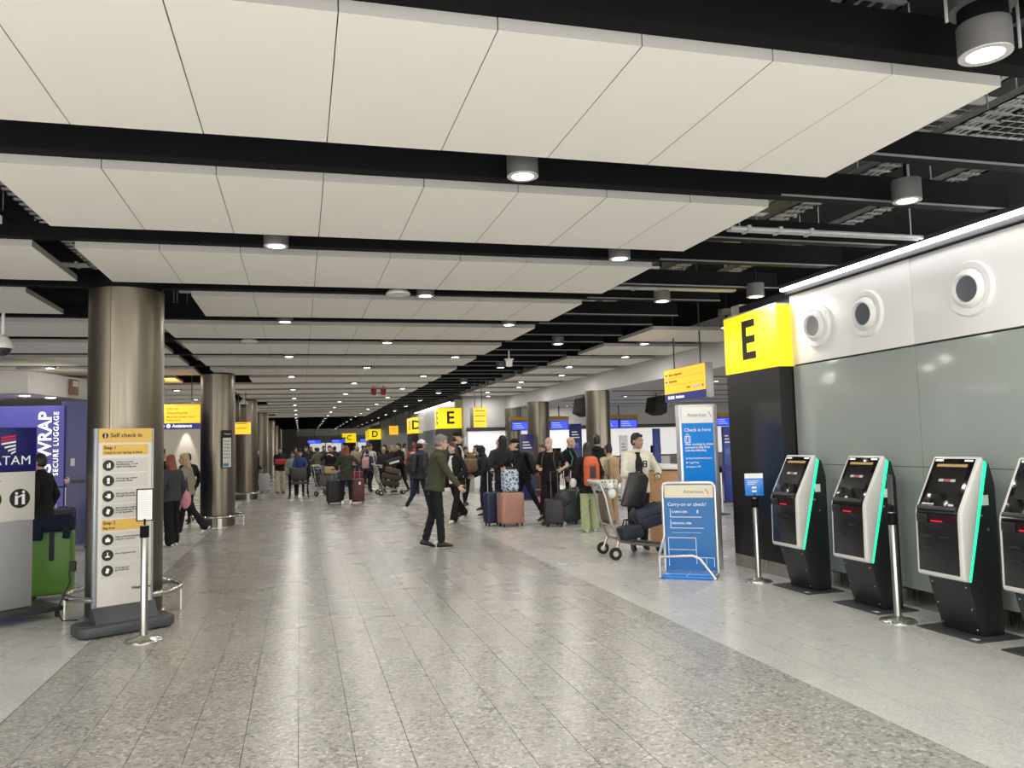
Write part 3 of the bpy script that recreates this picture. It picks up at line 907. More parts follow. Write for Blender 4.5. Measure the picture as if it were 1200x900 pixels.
rows = [(1.505, 0, 'Check in to print\nboarding pass, or scan\ndigital boarding pass'), (1.365, 1, 'Print bag tag, remove\nand keep receipt'), (1.225, 2, 'Slide tag face down\nthrough side handle of bag'), (1.085, 3, 'Join red dots together\nand smooth tag all the way\nto the bag handle'), (.83, 5, 'Have travel documentation\nready for inspection'), (.69, 4, 'Go to bag drop area'), (.55, 3, 'Drop bag and\ngo to Security')]
for z, k, s in rows:
    bx('step_row', tintw, pn, -.2, .2, -.0515, -.05, z - .064, z + .064)
    disc_icon(pn, -.148, z, .05, -.0515, k)
    text('lettering', s, .0215, (-.082, -.0515, z + .008), letterk, pn, bold=.012)
bx('step_band', goldp, pn, -.2, .2, -.0525, -.05, .91, 1.008)
text('lettering', 'Step 2', .042, (-.19, -.0525, .98), letterk, pn, bold=.014)
text('lettering', 'Bag drop', .0285, (-.19, -.0525, .935), letterk, pn, bold=.014)
text('lettering', 'Heathrow', .042, (.06, -.0525, .37), letterk, pn, bold=.006)

# ================================================================ AIRLINE STAND AT THE LEFT EDGE
lt_ = thing('airline_stand', 'grey airline stand with navy header and black pictograms, cut off by the left edge', 'sign', (-2.80, 8.96, 0), 40)
bx('base', M('stand_base', (.045, .045, .048), .4, .4), lt_, -.6, .42, -.32, .26, .07, .115, bev=.006)
for a in (-.5, .36):
    for b in (-.26, .2):
        bm = bmesh.new(); tube(bm, [(a - .012, b, .032), (a + .012, b, .032)], .032, 14); box(bm, a - .016, a + .016, b - .012, b + .012, .04, .075); obj('caster', bm, rubber, lt_)
bx('pedestal', M('stand_grey', (.36, .37, .38), .42, .3), lt_, -.5, .2, -.07, .07, .12, .99, bev=.004)
pb = bx('info_panel', offw, lt_, -.5, .21, -.078, .078, .975, 1.46, bev=.003)
hb = bx('header_panel', navy_p, lt_, -.5, .215, -.085, .085, 1.46, 1.90, bev=.003)
text('lettering', 'LATAM', .125, (.165, -.0865, 1.57), letterw, hb, 0, 'RIGHT', 0, spacing=1.08)
for i, (w, zz, m) in enumerate(((.13, 1.795, redp), (.13, 1.765, redp), (.13, 1.735, letterw), (.10, 1.70, letterw), (.07, 1.668, letterw), (.04, 1.64, letterw))):
    bm = bmesh.new(); x1 = .02; prism(bm, [(x1 - w, zz - .008), (x1, zz + .014), (x1, zz + .032), (x1 - w, zz + .01)], -.0885, -.085); obj('emblem_bar', bm, m, hb)
for i in range(3): bx('print_line', letterg, pb, -.45, -.1 - .03 * i, -.0795, -.078, 1.37 - i * .022, 1.378 - i * .022)
text('lettering', 'Please wait here', .03, (-.45, -.079, 1.40), letterk, pb)
for i, x in enumerate((-.19, .07)):
    bm = bmesh.new(); prism(bm, [(x + .095 * math.cos(2 * PI * q / 36), 1.195 + .095 * math.sin(2 * PI * q / 36)) for q in range(36)], -.08, -.078, 'Y'); d = obj('pictogram_disc', bm, letterk, pb)
    bm = bmesh.new(); a, b = -.082, -.08
    if i == 0:
        box(bm, x - .05, x + .06, a, b, 1.188, 1.202); prism(bm, [(x - .068, 1.195), (x - .02, 1.235), (x - .03, 1.195), (x - .02, 1.155)], a, b)
    else:
        for s, h in ((-.032, .0), (.032, .012)):
            box(bm, x + s - .014, x + s + .014, a, b, 1.135, 1.225 + h); bmesh.ops.create_circle(bm, cap_ends=True, radius=.014, segments=14, matrix=Matrix.Translation((x + s, a, 1.246 + h)) @ Matrix.Rotation(R(90), 4, 'X'))
        prism(bm, [(x - .02, 1.20), (x + .03, 1.225), (x + .03, 1.24), (x - .02, 1.215)], a, b)
    obj('pictogram', bm, letterw, d)

# ================================================================ AMERICAN TOTEM AND LUGGAGE GAUGE
at = thing('check_in_totem', 'tall silver and blue check in here totem behind the luggage gauge', 'sign', (4.80, 9.0, 0), -3)
bm = bmesh.new(); prism(bm, [(-.26, -.06), (.21, -.06), (.25, -.045), (.27, 0), (.25, .045), (.21, .06), (-.26, .06), (-.28, 0)], 0, 2.03, 'Z', bev=.006); obj('body', bm, silver, at)
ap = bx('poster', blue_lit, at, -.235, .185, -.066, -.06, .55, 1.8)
bx('poster_header', cream if False else M('poster_white', (.72, .72, .71), .4), ap, -.235, .185, -.0675, -.0655, 1.8, 2.0)
text('lettering', 'American', .066, (-.16, -.068, 1.90), letterg, ap, bold=.004)
def aa_mark(par, x, z, y, s):
    for k, (m, pts) in enumerate(((blue_aa, [(0, 1), (.35, .9), (.6, .45), (.4, .5)]), (redp, [(.42, .45), (.62, .42), (1, -.2), (.8, -.2)]))):
        bm = bmesh.new(); prism(bm, [(x + a * s, z + b * s) for a, b in pts], y - .0015, y); obj('emblem_flash', bm, m, par)
aa_mark(ap, .115, 1.885, -.0675, .055)
text('lettering', 'Check in here', .062, (-.205, -.067, 1.715), letterw, ap)
bm = bmesh.new(); a, b = -.068, -.066
for s in (-1, 1): box(bm, -.165 + s * .035 - .004, -.165 + s * .035 + .004, a, b, 1.56, 1.64); box(bm, -.165 + s * .016 - .003, -.165 + s * .016 + .003, a, b, 1.56, 1.64)
box(bm, -.2, -.13, a, b, 1.632, 1.64); box(bm, -.2, -.13, a, b, 1.556, 1.563); box(bm, -.18, -.15, a, b, 1.66, 1.666)
for s in (-1, 1): box(bm, -.165 + s * .015 - .003, -.165 + s * .015 + .003, a, b, 1.64, 1.664)
obj('suitcase_pictogram', bm, letterw, ap)
text('lettering', 'After checking in, please\nproceed to Bag Drop\nwith the following', .038, (-.2, -.067, 1.50), letterw, ap, bold=.01)
for i, s in enumerate(('Print-issued boarding pass', 'Tagged bag', 'Passport / ID')):
    text('lettering', s, .030, (-.165, -.067, 1.365 - i * .052), letterw, ap, bold=.008)
    bx('tick_box', letterw, ap, -.195, -.178, -.067, -.066, 1.357 - i * .052, 1.374 - i * .052)
gz = thing('luggage_gauge', 'waist-high blue carry-on luggage gauge with a silver tube frame', 'sign', (4.24, 8.89, 0), -36)
W = .62
bm = bmesh.new()
fr = [(0, 0, .02), (0, 0, 1.02)] + [(.06 - .06 * math.cos(R(q)), 0, 1.02 + .06 * math.sin(R(q))) for q in (30, 60, 90)] + [(W - .06 + .06 * math.sin(R(q)), 0, 1.02 + .06 * math.cos(R(q))) for q in (0, 30, 60)] + [(W, 0, 1.02), (W, 0, .02)]
tube(bm, fr, .02, 12); obj('frame', bm, silver, gz)
gp = bx('gauge_panel', blue_aa, gz, .02, W - .02, -.008, .008, .05, 1.06)
bx('gauge_back', silver, gz, .0, W, .01, .06, .02, 1.05, bev=.01)
bx('panel_header', cream, gp, .022, W - .022, -.0105, -.008, .905, 1.055)
text('lettering', 'American', .060, (.25, -.0105, .975), letterg, gp, bold=.006)
aa_mark(gp, .50, .958, -.0105, .05)
text('lettering', 'Carry-on or check?', .058, (.055, -.0085, .825), letterw, gp)
def outline(par, pts, w=.007, y=-.0085):
    bm = bmesh.new()
    for (x0, z0), (x1, z1) in zip(pts, pts[1:]):
        box(bm, min(x0, x1) - w / 2, max(x0, x1) + w / 2, y - .0015, y, min(z0, z1) - w / 2, max(z0, z1) + w / 2)
    return obj('printed_outline', bm, letterw, par)
outline(gp, [(.085, .77), (.085, .675), (.45, .675)]); text('lettering', 'CARRY-ON', .036, (.10, -.0085, .735), letterw, gp, bold=.012)
outline(gp, [(.085, .64), (.085, .545), (.47, .545)]); text('lettering', 'PERSONAL ITEM', .032, (.10, -.0085, .60), letterw, gp, bold=.012)
bx('printed_mark', letterw, gp, .40, .415, -.0095, -.008, .72, .76)
outline(gp, [(.05, .1), (.05, .43), (.375, .43), (.375, .13)]); outline(gp, [(.05, .29), (.375, .29)], .005); outline(gp, [(.375, .20), (.58, .20), (.58, .1)]); outline(gp, [(.49, .2), (.49, .08)], .005); outline(gp, [(.1, .49), (.44, .49)], .003)
bm = bmesh.new()
ba = [(-.0, 0, .44), (-.02, -.2, .28), (.0, -.36, .25), (.03, -.37, .25), (W * .62, -.37, .27), (W * .75, -.37, .24), (W, -.36, .03)]
tube(bm, ba, .017, 10); obj('front_rail', bm, silver, gz)
bm = bmesh.new(); tube(bm, [(0, -.36, .25), (0, -.36, .02), (0, 0, .02)], .017, 10); tube(bm, [(W, 0, .02), (W, -.36, .02)], .017, 10); obj('base_rail', bm, silver, gz)
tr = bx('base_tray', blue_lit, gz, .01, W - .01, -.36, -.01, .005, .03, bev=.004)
outline_t = bmesh.new(); box(outline_t, .02, W - .02, -.2, -.193, .03, .032); box(outline_t, .3, .307, -.35, -.02, .03, .032); obj('tray_marking', outline_t, letterw, tr)

# ================================================================ HANGING SIGNS
def hang_sign(loc, rz, w, h, d, label, draw, foot=None, rods=(-.3, .3), top=4.35):
    t = thing('hanging_sign', label, 'sign', loc, rz)
    bx('casing', M('sign_casing', (.23, .23, .22), .4, .3), t, -w / 2, w / 2, 0, d, 0, h, bev=.004)
    f = bx('lit_face', amber, t, -w / 2 + .01, w / 2 - .01, -.006, 0, (foot or 0), h - .01)
    if foot: bx('lit_footer', navyl, t, -w / 2 + .01, w / 2 - .01, -.006, 0, .008, foot - .004)
    for x in rods:
        bm = bmesh.new(); tube(bm, [(x, d / 2, h), (x, d / 2, top - loc[2])], .012, 8); obj('drop_rod', bm, darkg, t)
    draw(t, f)
    return t
def d1(t, f):
    for z, s in ((.44, '<   Lifts to departures'), (.33, '<   Departures'),):
        text('lettering', s[4:], .062, (-.52, -.0075, z), M('brown_vinyl', (.2, .11, .01), .5), f, bold=.004)
        bm = bmesh.new(); prism(bm, [(-.66, z), (-.62, z + .024), (-.62, z + .008), (-.585, z + .008), (-.585, z - .008), (-.62, z - .008), (-.62, z - .024)], -.008, -.006); obj('arrow', bm, letterk, f)
        bm = bmesh.new(); prism(bm, [(-.555 + .024 * math.cos(2 * PI * q / 16), z + .024 * math.sin(2 * PI * q / 16)) for q in range(16)], -.0085, -.006); obj('pictogram_disc', bm, letterw, f)
    bx('divider', M('brown_vinyl', (.2, .11, .01), .5), f, -.66, .66, -.0075, -.006, .385, .388); bx('divider', M('brown_vinyl', (.2, .11, .01), .5), f, -.66, .66, -.0075, -.006, .265, .268)
    text('lettering', 'Toilets', .05, (.08, -.0075, .2), M('brown_vinyl', (.2, .11, .01), .5), f)
    for q in range(4):
        bm = bmesh.new(); x = .33 + q * .065; prism(bm, [(x + .028 * math.cos(2 * PI * a / 16), .2 + .028 * math.sin(2 * PI * a / 16)) for a in range(16)], -.0085, -.006); obj('pictogram_disc', bm, letterw, f)
    bm = bmesh.new(); prism(bm, [(.66, .2), (.62, .224), (.62, .207), (.59, .207), (.59, .193), (.62, .193), (.62, .176)], -.008, -.006); obj('arrow', bm, letterk, f)
    foot = t.children[2]
    for q in range(3):
        bm = bmesh.new(); x = -.55 + q * .085; prism(bm, [(x + .03 * math.cos(2 * PI * a / 16), .065 + .03 * math.sin(2 * PI * a / 16)) for a in range(16)], -.0085, -.006); obj('pictogram_disc', bm, wlet, foot)
    text('lettering', 'Assistance', .07, (-.3, -.0075, .065), wlet, foot, bold=.015)
hang_sign((6.0, 11.62, 2.235), -90, 1.42, .54, .13, 'amber hanging sign for lifts and departures above the check in here totem', d1, .13, (-.45, .45))
def d2(t, f):
    bm = bmesh.new(); prism(bm, [(-.34, .14), (-.31, .12), (-.28, .14), (-.28, .37), (-.31, .40), (-.34, .37)], -.008, -.006); pp = obj('lift_pictogram', bm, letterk, f)
    for z in (.17, .25, .34):
        bm = bmesh.new(); prism(bm, [(-.31 + .022 * math.cos(2 * PI * a / 16), z + .022 * math.sin(2 * PI * a / 16)) for a in range(16)], -.0095, -.008); obj('pictogram_dot', bm, letterw, pp)
    br = M('brown_vinyl', (.2, .11, .01), .5)
    text('lettering', 'Lifts to:', .085, (-.23, -.0075, .50 - .03), br, f, bold=.006)
    text('lettering', 'Departures', .095, (-.23, -.0075, .375), br, f, bold=.006)
    text('lettering', 'Multi-faith prayer room', .062, (-.23, -.0075, .285), br, f, bold=.004)
    text('lettering', 'Restaurants', .062, (-.23, -.0075, .21), br, f, bold=.004)
    foot = t.children[2]
    for q in range(2):
        bm = bmesh.new(); x = -.32 + q * .13; prism(bm, [(x + .045 * math.cos(2 * PI * a / 18), .075 + .045 * math.sin(2 * PI * a / 18)) for a in range(18)], -.0085, -.006); obj('pictogram_disc', bm, wlet, foot)
    text('lettering', 'Assistance', .1, (-.11, -.0075, .075), wlet, foot, bold=.02)
lsg = hang_sign((-2.72, 19.6, 2.15), 0, 1.1, .56, .12, 'amber hanging sign for lifts, departures and restaurants left of the second column', d2, .14)
bx('added_tint_strip', amber, lsg, -.5, .5, .03, .09, .56, .575)  # strip added to tint the ceiling amber, no part of the real sign
ld = bpy.data.lights.new('added_tint_light', 'AREA'); ld.shape = 'RECTANGLE'; ld.size, ld.size_y = 1.0, .08; ld.energy = 9; ld.color = (1, .5, .06)  # added uplight that gives the boards above their amber tint
lo_ = bpy.data.objects.new('added_tint_light', ld); C.objects.link(lo_); lo_.parent = lsg; lo_.location = (0, .06, .59); lo_.rotation_euler = (PI, 0, 0)
def d3(t, f):
    br = M('brown_vinyl', (.2, .11, .01), .5)
    for z in (.44, .30, .16): bx('print_line', br, f, -.15, .14, -.0075, -.006, z, z + .02)
hang_sign((4.72, 21.0, 2.08), 8, .4, .54, .25, 'small amber hanging sign right of the distant yellow E', d3, None, (-.1, .1))
hang_sign((-1.62, 24.2, 2.1), 0, .5, .35, .1, 'yellow hanging sign glimpsed between the second and third columns', d3, None, (-.1, .1))
hang_sign((5.0, 44, 2.3), 0, .5, .5, .2, 'tiny amber hanging sign far away between the D and the E', d3, None, (-.1, .1))
nb = thing('notice_board', 'black-framed white notice fixed on the right side of the second column', 'notice', (-1.50, 17.86, 0), 12)
f = bx('frame', rubber, nb, -.1, .1, -.02, .02, 1.26, 2.06, bev=.005)
bx('paper', offw, f, -.085, .085, -.023, -.02, 1.28, 1.9)
bx('footer', blue_aa, f, -.075, .03, -.025, -.023, 1.3, 1.36)
text('lettering', 'Notice', .05, (-.06, -.0215, 1.98), letterw, f)
for i in range(6): bx('print_line', letterg, f, -.07, .06, -.025, -.023, 1.82 - i * .07, 1.84 - i * .07)

# ================================================================ LUGGAGE WRAP SHOP
shop = thing('wrap_shop', 'purple luggage wrapping booth with a white canopy behind the airline stand', 'booth', (-5.83, 16, 0))
fp = bx('front_panel', purple, shop, -3, 1.70, 0, .06, 0, 2.52)
bx('side_panel', navy_p, shop, 1.70, 2.3, .06, .12, 0, 2.6)
bx('side_wall', navy_p, shop, 1.64, 1.70, .06, 4, 0, 2.6)
bx('switch_plate', M('switch_plate', (.45, .42, .36), .4), shop, 1.80, 1.87, .05, .06, 1.42, 1.56)
bm = bmesh.new(); prism(bm, [(-3.5, -1.2), (1.47, -1.2), (1.95, .8), (1.95, 4), (-3.5, 4)], 2.66, 3.05, 'Z', bev=.02); cn = obj('canopy', bm, M('canopy_white', (.60, .58, .55), .5), shop)
for (x, y) in ((1.25, -.65), (1.5, -.1), (.5, -.65)):
    bm = bmesh.new(); lathe(bm, [(.001, 2.652), (.08, 2.652), (.08, 2.66)], 20, (x, y, 0)); obj('canopy_lamp', bm, lamp_on, cn)
ld = bpy.data.lights.new('canopy_light', 'AREA'); ld.energy = 7; ld.size = .8; ld.color = (.9, .9, 1)
lo_ = bpy.data.objects.new('canopy_light', ld); C.objects.link(lo_); lo_.parent = shop; lo_.location = (.9, -.6, 2.64)
text('lettering', 'BAG WRAP', .30, (1.40, -.004, 2.41), wlet, fp, 0, 'RIGHT', .016, roll=90)
text('lettering', 'SECURE LUGGAGE', .118, (1.575, -.004, 2.41), wlet, fp, 0, 'RIGHT', .012, roll=90, spacing=1.22)
bm = bmesh.new(); pts = [(1.36, -.003, .80)] + [(1.42 + .1 * math.cos(R(q)), -.003, .72 + .1 * math.sin(R(q))) for q in (120, 90, 60, 30, 0)] + [(1.52, -.003, .35)]
tube(bm, pts, .02, 8); obj('printed_curve', bm, wlet, fp)
wa = thing('wall_sign', 'small brown and white picture plate on the canopy of the purple booth', 'sign', (-4.02, 16.08, 2.72), 76)
bx('plate', M('brown_plate', (.2, .1, .06), .4), wa, -.12, .12, -.05, 0, 0, .28, bev=.004); bx('picture', M('plate_white', (.6, .55, .5), .4), wa, -.09, .09, -.053, -.05, .15, .25)

# ================================================================ ZONE E FURNITURE
def screen_pair(x, label, n=2, w=.72, y=26.5, z=2.06, top=2.92):
    t = thing('flight_screen', label, 'screen', (x, y, z))
    for i in range(n):
        s = bx('screen', darkg, t, i * w, i * w + w - .03, 0, .08, 0, .33, bev=.006)
        bx('display', screenb, s, i * w + .03, i * w + w - .06, -.004, 0, .03, .3)
        for q in range(3): bx('display_row', M('screen_text', (.3, .4, .9), .4, em=.8, emcol=(.35, .5, 1)), s, i * w + .08, i * w + w * .5 + .05 * q, -.006, -.004, .23 - q * .07, .25 - q * .07)
    bx('header_strip', M('ochre_header', (.35, .22, .03), .5), t, -.05, n * w, .0, .1, .34, .48, bev=.004)
    bm = bmesh.new(); tube(bm, [(n * w / 2, .05, .48), (n * w / 2, .05, top - z)], .02, 8); obj('drop_rod', bm, darkg, t)
for x, lab, n in ((7.05, 'blue screen between the leftmost and middle check-in columns', 1), (8.45, 'blue screen just right of the middle check-in column', 1), (10.35, 'double blue screen right of the right-hand check-in column', 2), (14.2, 'double blue screen hidden mostly behind the check in here totem', 2)):
    screen_pair(x, lab, n)
for k, x in enumerate((6.4, 8.3, 10.2, 12.1, 14.0, 15.9)):
    t = thing('check_in_desk', ('leftmost', 'second', 'third', 'fourth', 'fifth', 'rightmost')[k] + ' white and grey check-in desk along the lit back wall of the zone', 'desk', (x, 26.3, 0))
    bx('front', white, t, -.75, .75, -.1, 0, 0, 1.05, bev=.01); bx('worktop', darkg, t, -.8, .8, -.15, .5, 1.05, 1.09, bev=.006)
    bx('monitor', black, t, .1, .5, .1, .13, 1.15, 1.42, bev=.005); bm = bmesh.new(); tube(bm, [(.3, .13, 1.09), (.3, .13, 1.2)], .02, 8); obj('monitor_stand', bm, black, t)
    bx('kick_plate', steel, t, -.75, .75, -.105, -.09, 0, .15)
def banner(x, y, w, h, m, label, rz=0, lines=True, d=.1, lm=None):
    t = thing('banner_totem', label, 'sign', (x, y, 0), rz)
    b = bx('body', m, t, -w / 2, w / 2, -d / 2, d / 2, .04, h, bev=.008)
    bx('foot', darkg, t, -w / 2 - .05, w / 2 + .05, -d, d, 0, .04, bev=.006)
    if lines:
        lm = lm or letterw
        for q in range(3): bx('print_line', lm, b, -w * .35, w * (.1 + .1 * q), -d / 2 - .003, -d / 2, h - .25 - .08 * q, h - .22 - .08 * q)
        for q in range(2): bx('print_block', M('print_blue', (.05, .15, .6), .4), b, -w * .3 + q * w * .3, -w * .1 + q * w * .3, -d / 2 - .003, -d / 2, h - .7, h - .55)
    return t
banner(6.31, 22, .40, 1.88, navy_p, 'navy banner totem between the leftmost and middle check-in columns')
banner(7.72, 21.8, .36, 2.14, navy_p, 'taller navy banner totem right of the middle check-in column')
banner(8.45, 20, .22, 1.76, white, 'narrow white banner totem behind the man in the cream varsity jacket', lm=letterg)
banner(9.42, 20, .2, 1.92, M('post_blue', (.02, .05, .3), .4), 'slim blue totem right of the man in the cream varsity jacket', 10, False)
banner(10.4, 18, .22, 1.9, M('post_blue', (.02, .05, .3), .4), 'slim blue totem glimpsed between the tall totem and the dark pillar', 0, True)
for x, y, lab in ((7.42, 20.2, 'black ceiling loudspeaker box left of the right-hand check-in column'), (9.55, 20.2, 'black ceiling loudspeaker box above the man in the cream varsity jacket')):
    t = thing('hanging_speaker', lab, 'speaker', (x, y, 2.28), 20)
    bm = bmesh.new(); prism(bm, [(-.26, .1), (-.16, .5), (.26, .56), (.22, .08), (0, .0)], -.2, .2, bev=.02); obj('cabinet', bm, rubber, t)
    bm = bmesh.new(); tube(bm, [(-.15, -.21, .3), (0, -.215, .26), (.15, -.21, .3)], .012, 6); obj('cable', bm, darkg, t)
    bm = bmesh.new(); tube(bm, [(0, 0, .5), (0, 0, .62)], .02, 8); obj('bracket', bm, darkg, t)
pd = thing('podium_desk', 'oak-fronted podium desk with a white sloping top behind the check in here totem', 'desk', (5.75, 11.6, 0), -20)
bx('front', wood, pd, -.4, .12, -.3, .3, .02, 1.12, bev=.005)
bm = bmesh.new(); prism(bm, [(-.44, 1.2), (-.42, 1.235), (.2, 1.2), (.5, .98), (.48, .95), (.18, 1.13), (-.42, 1.16)], -.34, .34, bev=.006); obj('top', bm, white, pd)
bx('side', M('podium_grey', (.30, .30, .30), .5), pd, .12, .42, -.3, .3, .02, .98, bev=.005)
def belt_post(x, y, label, belt=None):
    t = thing('barrier_post', label, 'post', (x, y, 0), 0, 'belt barrier posts of the check-in zone')
    bm = bmesh.new(); lathe(bm, [(.17, 0), (.17, .012), (.05, .03), (.035, .04)], 24); obj('base', bm, darkg, t)
    bm = bmesh.new(); lathe(bm, [(.032, .03), (.032, .98)], 16); obj('pole', bm, poststeel, t)
    bm = bmesh.new(); lathe(bm, [(.04, .88), (.04, .99)], 16); obj('belt_head', bm, black, t)
    if belt:
        bm = bmesh.new(); d = Vector((belt[0] - x, belt[1] - y, 0)); d *= 1 - .05 / d.length; n = Vector((-d.y, d.x, 0)).normalized() * .003
        vs = [bm.verts.new(p) for p in (Vector((0, 0, .9)) - n, d + Vector((0, 0, .9)) - n, d + Vector((0, 0, .95)) - n, Vector((0, 0, .95)) - n, Vector((0, 0, .9)) + n, d + Vector((0, 0, .9)) + n, d + Vector((0, 0, .95)) + n, Vector((0, 0, .95)) + n)]
        for q in ((0, 1, 2, 3), (7, 6, 5, 4), (0, 4, 5, 1), (3, 2, 6, 7)): bm.faces.new([vs[w] for w in q])
        obj('belt', bm, M('blue_belt', (.02, .03, .2), .6), t)
pts_ = [(8.6, 15.2), (10.2, 15.2), (11.8, 15.2), (8.9, 17.2), (10.5, 17.2), (12.1, 17.2), (9.2, 19.2)]
for i, p in enumerate(pts_):
    belt_post(*p, 'grey belt barrier post of the queue lanes, %s' % ('front left', 'front middle', 'front right', 'middle left', 'middle', 'middle right', 'rearmost')[i], pts_[i + 1] if i % 3 != 2 and i < 6 else None)
for (x, y, h, lab) in ((3.35, 43, 1.9, 'leafy potted plant far away, left of the man in the olive jacket'),):
    t = thing('potted_plant', lab, 'plant', (4.45, y, 0))
    bm = bmesh.new(); lathe(bm, [(.22, 0), (.3, .6), (.27, .6), (.25, .5)], 20); obj('pot', bm, plinthg, t)
    bm = bmesh.new(); random.seed(3)
    for q in range(260):
        a, e, rr = random.random() * 2 * PI, random.uniform(-.3, 1.5), random.uniform(.15, .55)
        c = Vector((rr * math.cos(a) * math.cos(e), rr * math.sin(a) * math.cos(e), 1.1 + .75 * rr * 2 * math.sin(e) * .7))
        d = Vector((random.uniform(-1, 1), random.uniform(-1, 1), random.uniform(-.6, .6))).normalized() * .11
        w = d.cross(Vector((0, 0, 1))).normalized() * .035
        f_ = bm.faces.new([bm.verts.new(c - d), bm.verts.new(c + w), bm.verts.new(c + d), bm.verts.new(c - w)])
    tube(bm, [(0, 0, .5), (0, 0, 1.3)], .03, 8)
    o = obj('foliage', bm, leafm, t); o['kind'] = 'stuff'
for (x, y, lab) in ((.6, 70, 'left distant blue departure screen at the end of the hall'), (2.6, 70, 'middle distant blue departure screen at the end of the hall'), (5.0, 70, 'right distant blue departure screen at the end of the hall')):
    screen_pair(x, lab, 2 if x > 4 else 1, 1.2, y, 2.1, 4.36)
# ================================================================ PEOPLE
SKIN = {'light': M('skin_light', (.56, .36, .27), .5, var=.04), 'tan': M('skin_tan', (.42, .25, .17), .5, var=.04), 'dark': M('skin_dark', (.13, .07, .045), .5, var=.04), 'olive': M('skin_olive', (.48, .30, .21), .5, var=.04)}
HAIR = {'black': (.012, .011, .011), 'brown': (.06, .035, .02), 'grey': (.20, .19, .18), 'red': (.19, .045, .02), 'blond': (.42, .30, .15), 'white': (.5, .5, .48)}
def hairm(c): return M('hair_' + c, HAIR[c], .5, var=.3, scale=30, bump=.3)
def cloth(name, col, **k): return M('cloth_' + name, col, .85, var=k.get('var', .12), scale=k.get('scale', 9), bump=.12, spec=.2)
eyem = M('eye_dark', (.01, .008, .008), .2)
lipm = M('lip', (.36, .14, .11), .5)

def capsule(bm, a, b, ra, rb, n=12, flat=None):
    """tapered limb with rounded ends"""
    a, b = Vector(a), Vector(b)
    d = (b - a); L = d.length
    if L < 1e-6: return
    d.normalize()
    pts, rad = [], []
    for q in (-1, -.7, -.35): pts.append(a + d * ra * q); rad.append(ra * math.sqrt(max(0, 1 - q * q)) + 1e-4)
    for q in range(5): f = q / 4; pts.append(a.lerp(b, f)); rad.append(ra + (rb - ra) * f)
    for q in (.35, .7, 1): pts.append(b + d * rb * q); rad.append(rb * math.sqrt(max(0, 1 - q * q)) + 1e-4)
    tube(bm, pts, rad, n)

def loft(bm, secs, n=20):
    """closed body of elliptical sections (centre, rx, ry, basis x, basis y)"""
    rings = [[bm.verts.new(c + X * (rx * math.cos(2 * PI * k / n)) + Y * (ry * math.sin(2 * PI * k / n))) for k in range(n)] for c, rx, ry, X, Y in secs]
    fs = []
    for a, b in zip(rings, rings[1:]):
        for k in range(n): fs.append(bm.faces.new((a[k], a[(k + 1) % n], b[(k + 1) % n], b[k])))
    fs.append(bm.faces.new(rings[0][::-1])); fs.append(bm.faces.new(rings[-1]))
    bmesh.ops.recalc_face_normals(bm, faces=fs)

def folds(amp, sc, seed, floor_z=None):
    """soft creases pushed into a mesh along its normals"""
    def f(me):
        n = len(me.vertices)
        co = np.empty(n * 3); no = np.empty(n * 3)
        me.vertices.foreach_get('co', co); me.vertices.foreach_get('normal', no)
        co, no = co.reshape(-1, 3), no.reshape(-1, 3)
        p = co * sc
        w = np.sin(p[:, 0] * 1.3 + 2.1 * np.sin(p[:, 2] * .8 + seed)) * np.sin(p[:, 2] * 1.9 + p[:, 1] + seed) + .5 * np.sin(p[:, 2] * 3.1 + p[:, 0] * 1.7 + seed * 2)
        co = co + no * (amp * w)[:, None]
        if floor_z is not None:
            co[:, 2] = np.where(co[:, 2] < floor_z, floor_z + (co[:, 2] - floor_z) * .05, co[:, 2])
        me.vertices.foreach_set('co', co.ravel())
        me.update()
    return f

def ik(S, W, l1, l2, pole):
    d = W - S; L = min(d.length, (l1 + l2) * .995); d.normalize()
    a = (l1 * l1 - l2 * l2 + L * L) / (2 * L)
    h = math.sqrt(max(0, l1 * l1 - a * a))
    p = (pole - d * pole.dot(d))
    p = p.normalized() if p.length > 1e-4 else Vector((0, 1, 0))
    return S + d * a + p * h, S + d * L

